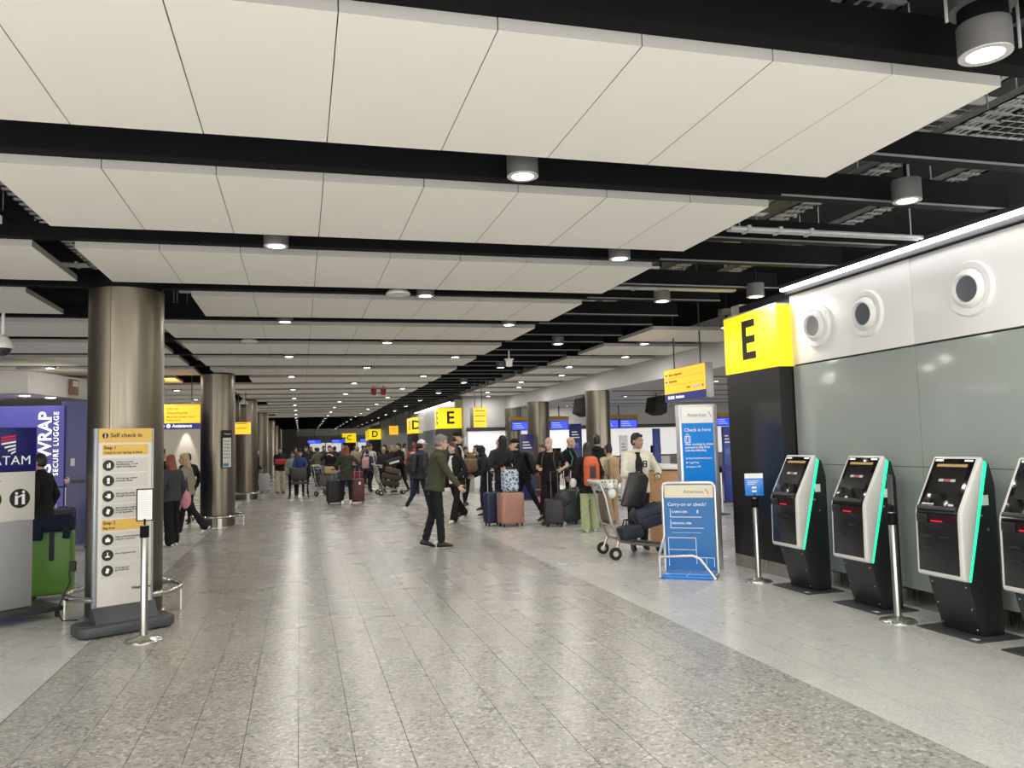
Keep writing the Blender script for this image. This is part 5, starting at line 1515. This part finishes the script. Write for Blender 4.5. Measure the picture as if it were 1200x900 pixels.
person('bald man in a black t-shirt standing in front of the middle column', (4.80, 15.1), -38, 1.69, 'light', ('bald', 'grey'), ('tshirt', (.010, .010, .011)), ('straight', (.012, .012, .014)), (.02, .018, .018),
       ((5, 3), (-6, 3)), 2, (-8, 4), ((-.17, -.24, .17), (.31, -.18, .16)), (.9, 1.0), build=1.06, extra=lambda e: rucksack(e, 'dark rucksack on the bald man in the black t-shirt', (.03, .045, .045)))
person('woman in a maroon tracksuit mostly hidden behind the bald man', (5.0, 16.0), -75, 1.58, 'tan', ('short', 'brown'), ('jacket', (.14, .018, .045)), ('straight', (.13, .017, .042)), WH, ((8, 4), (-4, 3)), 6, (0, 4), ((-.17, -.3, .12), (.16, -.3, .12)), (.8, .8))
person('bald man in black with a teal rucksack strap, looking right', (5.58, 16.2), 42, 1.70, 'light', ('bald', 'brown'), ('jacket', (.013, .013, .015)), ('slim', K), K, ((3, 2), (-4, 2)), 2, (18, 4), extra=rs('teal rucksack on the bald man in black', (.03, .17, .15), accent=M('teal_strap', (.05, .28, .24), .6)))
suitcase('small charcoal suitcase with its handle pulled up by the bald man in the t-shirt', (4.72, 14.68), -28, .36, .23, .53, (.025, .026, .03), .45, True, .52)
suitcase('dark green ribbed suitcase right of the small charcoal one', (5.10, 14.95), -14, .38, .25, .68, (.012, .028, .026), .3, True, .38)
suitcase('second dark green suitcase half hidden behind the first', (5.32, 15.25), -14, .38, .25, .66, (.014, .033, .03), .3, True, .35)
duffel('dark jacket draped over the small charcoal suitcase', (4.82, 14.62, .44), 60, .3, .09, .16, (.018, .019, .022), 'jacket', straps=False, rot=(0, 28, -30), cat='jacket')
def white_pouch(e):
    t = thing('plush_charm', 'white fluffy pouch hanging at the side of the person with the orange rucksack', 'pouch', wpos(e['body'], Vector((.30, .05, .82)))); 
    bm = bmesh.new(); ball(bm, (0, 0, .06), (.06, .06, .085), None, 14, 9); o = obj('pouch_body', bm, M('white_fluff', (.72, .72, .72), .9, bump=.4), t); folds(.008, 60, 2)(o.data)
    bm = bmesh.new(); tube(bm, [(0, 0, .14), (0, 0, .2)], .008, 6); obj('loop', bm, rubber, t)
person('dark-haired person with an orange rucksack and pale green wide trousers', (5.02, 13.55), 176, 1.57, 'tan', ('long', 'black'), ('jacket', (.012, .012, .013)), ('wide', (.36, .42, .23)), WH,
       ((4, 2), (-3, 2)), 3, (0, 0), hem=-.2, extra=lambda e: (rucksack(e, 'bright orange rucksack with a dark centre panel', (.55, .10, .03), w=.165, d=.095, h=.29, z=.24, accent=M('dark_mesh_panel', (.05, .035, .03), .7)), white_pouch(e)))
person('man in a black hooded jacket behind the person with the orange rucksack, seen from behind', (5.95, 15.5), 160, 1.73, 'olive', ('short', 'black'), ('hoodie', (.012, .012, .014)), ('slim', K), K)
person('person with a dark bun and a tan rucksack in beige trousers, seen from behind', (5.90, 14.7), 190, 1.52, 'tan', ('bun', 'black'), ('jacket', (.50, .42, .30)), ('wide', (.37, .27, .16)), (.3, .25, .2), ((4, 2), (-6, 3)), 3, (10, 0),
       extra=rs('tan canvas rucksack on the person with the bun', (.36, .25, .14), w=.16, h=.29, z=.22))
suitcase('brown suitcase between the orange and tan rucksacks', (5.52, 14.5), 0, .36, .25, .6, (.10, .07, .045), .5, True, .3)
# --- the man with the trolley
def varsity(e):
    k, st, X = e['k'], e['st'], e['X']; b = e['body']
    bm = bmesh.new(); 
    for s in (-1, 1):
        S, E, W = e['AJ'][s]
        for f in (.86, .94):
            p = E.lerp(W, f); d = (W - E).normalized()
            tube(bm, [p * k - d * .009, p * k + d * .009], .052 * k, 14)
    obj('striped_cuff', bm, rubber, b)
    for s in (-1, 1):
        bm = bmesh.new()
        S, E, W = e['AJ'][s]; n = (E - S).normalized(); o_ = Vector((s * .060, 0, .026))
        tube(bm, [(S + o_) * k, (S.lerp(E, .5) + Vector((s * .064, 0, .004))) * k, (E + Vector((s * .056, 0, 0))) * k], .014 * k, 8)
        obj('sleeve_stripe', bm, rubber, b)
    bm = bmesh.new(); x0, z0 = .075, .33
    def bar(a0, a1, c0, c1):
        c = st(.5 * (a0 + a1), -.150, .5 * (c0 + c1)) * k; dx, dz = X * (abs(a1 - a0) / 2 * k), Vector((0, 0, abs(c1 - c0) / 2 * k)); n = Vector((0, -.012, 0))
        vs = [bm.verts.new(c + p) for p in (-dx - dz, dx - dz, dx + dz, -dx + dz, -dx - dz + n, dx - dz + n, dx + dz + n, -dx + dz + n)]
        for q in ((0, 3, 2, 1), (4, 5, 6, 7), (0, 1, 5, 4), (1, 2, 6, 5), (2, 3, 7, 6), (3, 0, 4, 7)): bm.faces.new([vs[w] for w in q])
    for a in ((.055, .072, .30, .40), (.055, .115, .385, .40), (.055, .115, .343, .357), (.055, .115, .30, .315), (.105, .122, .31, .39)): bar(*a)
    obj('chest_letter', bm, letterk, b)
vm = person('man in a cream varsity jacket with black sleeve stripes steering the luggage trolley', (4.80, 10.90), -12, 1.69, 'tan', ('short', 'black'), ('jacket', (.66, .64, .55)), ('straight', (.014, .014, .016)), (.012, .012, .013),
       ((6, 4), (-8, 8)), 4, (34, 2), ((-.10, -.34, .17), (.27, -.20, .14)), (.7, .9), det=2, shirt=(.02, .02, .022), extra=varsity, build=1.03)
trolley('silver luggage trolley loaded with navy cases, pushed by the man in the cream varsity jacket', (4.50, 10.42), 84)
t = duffel('large navy soft suitcase lying tilted on the trolley', (4.80, 10.40, .40), 0, .54, .17, .30, (.014, .022, .045), 'suitcase', rot=(0, -14, -6), cat='suitcase', straps=False)
for z in (.09, .19):
    bm = bmesh.new(); tube(bm, [(-.25, -.172, z), (0, -.178, z), (.25, -.172, z)], .006, 6); obj('zip', bm, darkg, t)
bm = bmesh.new(); tube(bm, [(-.08, -.16, .29), (-.07, -.17, .34), (.07, -.17, .34), (.08, -.16, .29)], .011, 8); obj('carry_handle', bm, rubber, t)
bm = bmesh.new(); box(bm, -.2, .2, -.2, -.16, .03, .17, bev=.015, seg=3); obj('front_pocket', bm, t.children[0].data.materials[0], t)
t2 = duffel('small dark navy holdall low on the trolley, under the large suitcase', (4.44, 10.36, .25), 84, .34, .13, .19, (.012, .018, .035), rot=(0, -6, -6))
bb = thing('carrier_bag', 'big black carrier bag hanging from the hand of the man in the varsity jacket', 'bag', (4.56, 10.44, .66), -8)
bm = bmesh.new(); prism(bm, [(-.22, .04), (.10, -.02), (.20, .40), (.14, .48), (-.08, .50)], -.05, .05, bev=.02, seg=3); o = obj('bag_body', bm, M('black_polythene', (.007, .007, .008), .35, bump=.3, scale=6), bb); folds(.006, 25, 4)(o.data)
bm = bmesh.new(); tube(bm, [(.0, 0, .48), (.07, -.02, .56), (.13, 0, .47)], .01, 8); obj('handle', bm, rubber, bb)
pl = thing('plush_toy', 'white plush charm hanging at the handle end of the trolley', 'toy', (4.12, 10.22, .82))
bm = bmesh.new(); ball(bm, (0, 0, .07), (.06, .055, .07), None, 12, 8); ball(bm, (-.02, 0, .17), (.05, .05, .05), None, 12, 8); o = obj('plush_body', bm, M('white_fluff', (.72, .72, .72), .9, bump=.4), pl)
for s in (-1, 1):
    bm = bmesh.new(); ball(bm, (-.02 + s * .03, 0, .22), (.014, .012, .03), None, 8, 6); obj('plush_ear', bm, M('white_fluff', (.72, .72, .72), .9, bump=.4), pl)
lp = thing('leaflet_bag', 'green and white printed bag in the trolley basket', 'bag', (4.13, 10.48, .94), 0)
bm = bmesh.new(); box(bm, -.16, .16, -.1, .1, 0, .13, bev=.03, seg=3); o = obj('bag_body', bm, checker('leaf_print', (.6, .66, .58), (.12, .2, .12), 22), lp)
bm = bmesh.new(); tube(bm, [(-.06, 0, .12), (-.04, 0, .19), (.04, 0, .19), (.06, 0, .12)], .008, 6); obj('handle', bm, rubber, lp)
bg_ = duffel('black rucksack with a white base standing on the floor behind the check in here totem', (5.18, 9.62, 0), 20, .30, .14, .54, (.012, .012, .014), 'rucksack', straps=False, cat='rucksack')
bx('white_base', white, bg_, -.05, .24, -.16, .12, 0, .05, bev=.015); bm = bmesh.new(); tube(bm, [(-.05, 0, .53), (-.03, 0, .58), (.03, 0, .58), (.05, 0, .53)], .01, 8); obj('top_loop', bm, rubber, bg_)
# --- left of the columns
person('red-haired girl in a charcoal denim jacket and black wide trousers right of the nearest column', (-2.17, 15.0), -128, 1.56, 'light', ('long', 'red'), ('jacket', (.045, .05, .058)), ('wide', (.010, .010, .011)), WH, ((4, 2), (-4, 2)), 2, (-10, 3), (None, (.2, -.1, .02)))
pk = thing('pink_bag', 'pink bag hanging behind the red-haired girl', 'bag', (-1.98, 15.25, .62), 20)
bm = bmesh.new(); ball(bm, (0, 0, .15), (.10, .06, .16), None, 14, 10); obj('bag_body', bm, M('pink_fabric', (.6, .25, .28), .7, bump=.2), pk)
bm = bmesh.new(); tube(bm, [(-.05, 0, .29), (-.02, 0, .55), (.02, 0, .55), (.05, 0, .29)], .008, 6); obj('strap', bm, rubber, pk)
person('woman with long blond hair and a beige jacket walking left past the second column', (-2.16, 16.9), -98, 1.60, 'light', ('long', 'blond'), ('jacket', (.25, .23, .18)), ('flare', (.014, .014, .016)), WH, ((16, 2), (-22, 14)), 4, (0, 3))
person('dark-haired person in black beyond the blond woman', (-2.47, 19.6), -140, 1.58, 'tan', ('short', 'black'), ('jacket', (.015, .015, .017)), ('slim', K), K)
person('person in black almost hidden behind the nearest column, left of the red-haired girl', (-2.66, 16.8), 150, 1.70, 'olive', ('short', 'black'), ('coat', (.014, .014, .016)), ('slim', K), WH)
person('person in a long black coat standing in front of the purple booth', (-3.46, 12.35), -105, 1.62, 'olive', ('short', 'black'), ('coat', (.012, .012, .013)), ('slim', K), K, ((3, 2), (-3, 2)), 2)
person('person in a slate blue jacket half hidden behind the nearest column, hand on a trolley', (-3.36, 15.3), -75, 1.74, 'light', ('short', 'brown'), ('jacket', (.09, .11, .14)), ('slim', K), K, ((6, 3), (-6, 4)), 8, (0, 3), ((-.2, -.46, .22), (.2, -.46, .22)), (.9, .9))
suitcase('black upright suitcase in front of the purple booth, left of the nearest column', (-3.86, 14.9), 30, .38, .26, .74, (.013, .013, .016), .5, True, .35)
g_ = suitcase('bright green suitcase in a wrinkled cover beside the airline stand', (-2.72, 10.15), 10, .44, .30, .78, (.075, .20, .018), .4, False, 0, soft=True)
folds(.007, 20, 5)(g_.children[0].data)
bx('luggage_strap', M('navy_strap', (.012, .016, .04), .7), g_, -.02, .03, -.157, -.148, .44, .78)
nj = thing('draped_jacket', 'navy jacket draped over the top of the green suitcase', 'jacket', (-2.72, 10.13, .74), 10)
bm = bmesh.new(); box(bm, -.25, .23, -.18, .17, .02, .20, bev=.06, seg=3); box(bm, -.27, -.08, -.185, -.12, -.06, .12, bev=.03, seg=3); o = obj('jacket_body', bm, cloth('navy_draped', (.014, .018, .04)), nj); folds(.012, 16, 6)(o.data)
bm = bmesh.new(); tube(bm, [(.1, -.17, .14), (.16, -.19, .02), (.15, -.18, -.05)], .04, 10); obj('jacket_sleeve', bm, cloth('navy_draped', (.014, .018, .04)), nj)
cb = thing('power_cable', 'black cable hanging beside the nearest column', 'cable', (-2.2, 8.75, 0))
bm = bmesh.new(); tube(bm, [(.1, -.2, .55), (.06, -.22, .5), (.07, -.22, .4), (.0, -.2, .25), (-.06, -.15, .12), (-.02, -.1, .02), (.1, -.05, .01)], .007, 6); obj('lead', bm, rubber, cb)
bm = bmesh.new(); box(bm, .06, .12, -.24, -.2, .5, .6, bev=.01); obj('plug', bm, rubber, cb)
# --- down the middle of the hall
person('woman in a dark olive jacket and black leggings seen from behind between two upright suitcases', (1.28, 23.4), 168, 1.66, 'light', ('long', 'red'), ('jacket', (.045, .048, .036)), ('slim', K), WH, ((4, 2), (-5, 3)), 3, (0, 0), ((-.40, -.22, .22), (.30, -.25, .1)), hem=-.24)
suitcase('black suitcase left of the woman in the dark olive jacket', (.97, 23.8), 5, .46, .30, .70, (.013, .013, .015), .5, True, .3)
suitcase('maroon suitcase right of the woman in the dark olive jacket', (1.60, 23.7), -5, .42, .30, .72, (.09, .012, .018), .4, True, .3)
bx('white_tag', white, bpy.data.objects[[o.name for o in C.objects if o.get('label', '').startswith('maroon suitcase')][0]], .05, .11, -.16, -.152, .55, .63)
person('woman in cream trousers and black top carrying something red, walking towards the camera', (-.72, 30.9), 5, 1.70, 'olive', ('short', 'black'), ('jacket', (.02, .018, .02)), ('wide', (.52, .46, .36)), K, ((8, 4), (-6, 8)), 2, det=0, arms=((-.05, -.22, .24), (.05, -.22, .24)))
duffel('red bundle held by the woman in cream trousers', (-.70, 30.68, 1.08), 0, .42, .12, .2, (.42, .03, .03), 'bundle', straps=False, cat='bundle')
person('woman in a pale green cardigan beside the couple\'s folded seat trolley', (-.26, 29.0), 0, 1.52, 'olive', ('short', 'black'), ('jacket', (.33, .37, .30)), ('slim', K), K, ((5, 3), (-5, 5)), 2, det=0)
person('person in a blue waistcoat pushing the folded seat trolley', (.0, 28.75), 0, 1.55, 'olive', ('short', 'black'), ('jacket', (.03, .06, .16)), ('slim', K), K, ((5, 3), (-5, 5)), 4, det=0, arms=((-.2, -.4, .12), (.2, -.4, .12)), curl=(.9, .9))
wcx = thing('seat_trolley', 'black pushchair-like seat trolley coming down the hall', 'trolley', (-.05, 28.05, 0), 0)
bx('backrest', darkg, wcx, -.26, .26, .12, .2, .55, 1.0, bev=.03); bx('seat', darkg, wcx, -.26, .26, -.25, .16, .45, .53, bev=.03)
bm = bmesh.new()
for s in (-1, 1): tube(bm, [(s * .28, .3, 1.0), (s * .28, .16, .6), (s * .28, -.2, .48), (s * .28, -.34, .1)], .018, 8); tube(bm, [(s * .28, .1, .5), (s * .30, .3, .12)], .018, 8)
obj('frame', bm, black, wcx)
for s in (-1, 1):
    for y, r_ in ((-.34, .09), (.3, .11)):
        bm = bmesh.new(); tube(bm, [(s * .31 - .02, y, r_), (s * .31 + .02, y, r_)], r_, 16); obj('wheel', bm, rubber, wcx)
person('person in black behind the third column with a silver suitcase', (-1.66, 31.7), 80, 1.68, 'olive', ('short', 'black'), ('coat', (.013, .013, .014)), ('slim', K), K, det=0, arms=((-.22, -.3, .0), None))
suitcase('pale silver suitcase right of the third column', (-1.36, 32.2), 0, .40, .28, .74, (.45, .46, .47), .3, True, .3)
trolley('luggage trolley with a grey suitcase left of the woman in the dark olive jacket', (1.0, 28.4), 60)
t = suitcase('grey suitcase lying on the far trolley under a tan bag', (.92, 28.4, .28), 0, .62, .30, .44, (.075, .08, .085), .5, True, 0)
duffel('tan handbag on top of the grey suitcase on the far trolley', (1.02, 28.35, .74), 0, .46, .14, .26, (.42, .32, .17), 'handbag')
person('person in a black jacket raising a phone behind the tan handbag', (1.02, 29.3), 0, 1.72, 'light', ('short', 'brown'), ('jacket', (.02, .02, .022)), ('slim', K), K, det=0, arms=((-.12, -.35, .45), (.12, -.35, .42)), curl=(.8, .8))
trolley('luggage trolley heaped with brown cases right of the woman in the dark olive jacket', (2.95, 27.4), 95)
for i, (x, z, a, w_) in enumerate(((2.92, .28, 8, .66), (2.98, .50, 12, .62), (3.02, .71, 16, .5))):
    b_ = duffel(('lowest', 'middle', 'topmost')[i] + ' brown case heaped on the far trolley', (x, 27.4, z), 0, w_, .2, .2, ((.035, .022, .015), (.055, .032, .02), (.08, .05, .032))[i], 'soft_case', rot=(0, a, 0), straps=False, cat='suitcase')
person('person in a straw hat behind the trolley heaped with brown cases', (2.84, 28.4), 10, 1.60, 'olive', ('capshort', 'black'), ('jacket', (.03, .03, .035)), ('slim', K), K, det=0, arms=((-.22, -.3, .1), (.22, -.3, .1)), extra=lambda e: cap(e, (.45, .36, .22)))
person('man in a black jacket holding a printed holdall right of the heaped trolley', (3.45, 28.6), -60, 1.74, 'light', ('short', 'black'), ('jacket', (.013, .013, .015)), ('slim', K), K, det=0, arms=((-.2, -.3, .12), (.2, -.3, .12)))
hb_ = duffel('black holdall with white print held by the man right of the heaped trolley', (3.20, 28.2, .96), 8, .62, .13, .26, (.012, .012, .013), rot=(0, -14, 8))
bx('printed_word', letterw, hb_, -.18, .18, -.138, -.131, .09, .16)
person('blond woman in a pale top left of the man with the printed holdall', (3.42, 31), 30, 1.66, 'light', ('long', 'blond'), ('jacket', (.03, .03, .032)), ('slim', K), K, det=0)
person('person in a rust orange jacket left of the person in the white cap', (3.72, 26.8), 170, 1.72, 'tan', ('short', 'red'), ('jacket', (.30, .06, .02)), ('slim', DN), K, det=0, extra=rs('white and black rucksack on the person in the rust orange jacket', (.5, .5, .5), pocket=False, accent=M('black_strap', (.015, .015, .015), .6)))
person('second person in a rust red top beside the one in the rust orange jacket', (4.06, 27.6), 150, 1.70, 'light', ('short', 'brown'), ('jacket', (.20, .05, .03)), ('slim', DN), K, det=0)
person('man in a white shirt down the hall, beyond the heaped trolley', (2.55, 30.5), 20, 1.74, 'tan', ('short', 'black'), ('jacket', (.6, .6, .6)), ('slim', K), K, det=0, extra=rs('black rucksack on the man in the white shirt', (.015, .015, .016), pocket=False))
person('woman with a pale pink bag in front of the man in the white shirt', (2.35, 29.4), 160, 1.55, 'light', ('short', 'brown'), ('jacket', (.06, .06, .09)), ('slim', DN), K, det=0, extra=rs('pale pink rucksack in the middle distance', (.55, .32, .34), pocket=False))
far = [(.25, 38, 1.72, (.03, .03, .04), 'black', 'navy jacket, left end of the far crowd'), (.75, 36, 1.66, (.12, .11, .09), 'brown', 'taupe coat in the far crowd'), (1.1, 40, 1.75, (.05, .05, .06), 'black', 'charcoal jacket in the far crowd'),
       (.35, 44, 1.7, (.5, .5, .48), 'brown', 'white top in the far crowd'), (1.55, 38, 1.7, (.02, .02, .022), 'black', 'black jacket beyond the maroon suitcase'), (1.9, 35, 1.66, (.22, .05, .06), 'brown', 'wine red jumper in the far crowd'),
       (2.1, 41, 1.75, (.09, .1, .12), 'grey', 'slate jacket in the far crowd'), (2.5, 37, 1.68, (.4, .33, .22), 'blond', 'camel coat in the far crowd'), (2.9, 36, 1.73, (.03, .04, .03), 'black', 'dark green jacket near the plant'),
       (3.3, 42, 1.7, (.04, .05, .12), 'black', 'blue hoodie near the plant'), (3.0, 46, 1.72, (.3, .3, .3), 'brown', 'grey top far down the hall'), (1.3, 48, 1.7, (.02, .02, .02), 'black', 'black coat far down the hall'),
       (2.0, 50, 1.72, (.35, .1, .06), 'brown', 'brick red jacket far down the hall'), (.5, 52, 1.7, (.1, .12, .2), 'black', 'faded blue jacket far down the hall'), (-.25, 42, 1.7, (.06, .07, .05), 'black', 'khaki jacket beside the columns far away'),
       (3.9, 38, 1.72, (.015, .015, .016), 'black', 'black tracksuit in front of the distant D pillar'), (-2.5, 25, 1.66, (.14, .03, .04), 'brown', 'burgundy coat left of the third column'), (4.4, 35, 1.74, (.55, .54, .5), 'black', 'cream jacket in front of the distant glass wall'),
       (.6, 46, 1.74, (.02, .025, .03), 'brown', 'blue black coat near the end of the hall'), (1.0, 55, 1.7, (.3, .25, .2), 'black', 'sand coloured top near the end of the hall'), (1.65, 44, 1.68, (.015, .06, .06), 'blond', 'petrol jacket down the hall'), (2.3, 45, 1.76, (.03, .03, .03), 'grey', 'graphite jacket down the hall'),
       (2.75, 40, 1.64, (.45, .1, .12), 'black', 'coral top down the hall'), (3.5, 47, 1.73, (.2, .2, .22), 'black', 'mid grey fleece far down the hall'), (2.9, 54, 1.7, (.02, .02, .05), 'brown', 'midnight blue coat near the end of the hall'), (-.05, 48, 1.7, (.5, .3, .1), 'black', 'mustard top near the end of the hall')]
for i, (x, y, h, c, hr, what) in enumerate(far):
    person('distant person in a ' + what, (x, y), (0, 170, 30, -40, 160, 90)[i % 6], h, ('light', 'tan', 'olive', 'dark')[i % 4], ('short' if i % 3 else 'long', hr), ('jacket', c), ('slim', ((.02, .02, .025), (.03, .04, .08), (.06, .055, .05))[i % 3]), ((.02, .02, .02), WH)[i % 2], ((8, 4), (-8, 8)) if i % 2 else ((3, 2), (-3, 2)), 3, det=0, group='people far down the hall')
for i, (x, y, c, lab) in enumerate(((.8, 34.6, (.02, .02, .025), 'small black case standing in the far crowd, left'), (1.75, 34.4, (.03, .06, .2), 'small blue case standing in the far crowd, middle'), (2.3, 33.6, (.25, .03, .05), 'small red case standing in the far crowd, right'))):
    suitcase(lab, (x, y), 10 * i, .4, .26, .66, c, .4, True, .3)
flush()
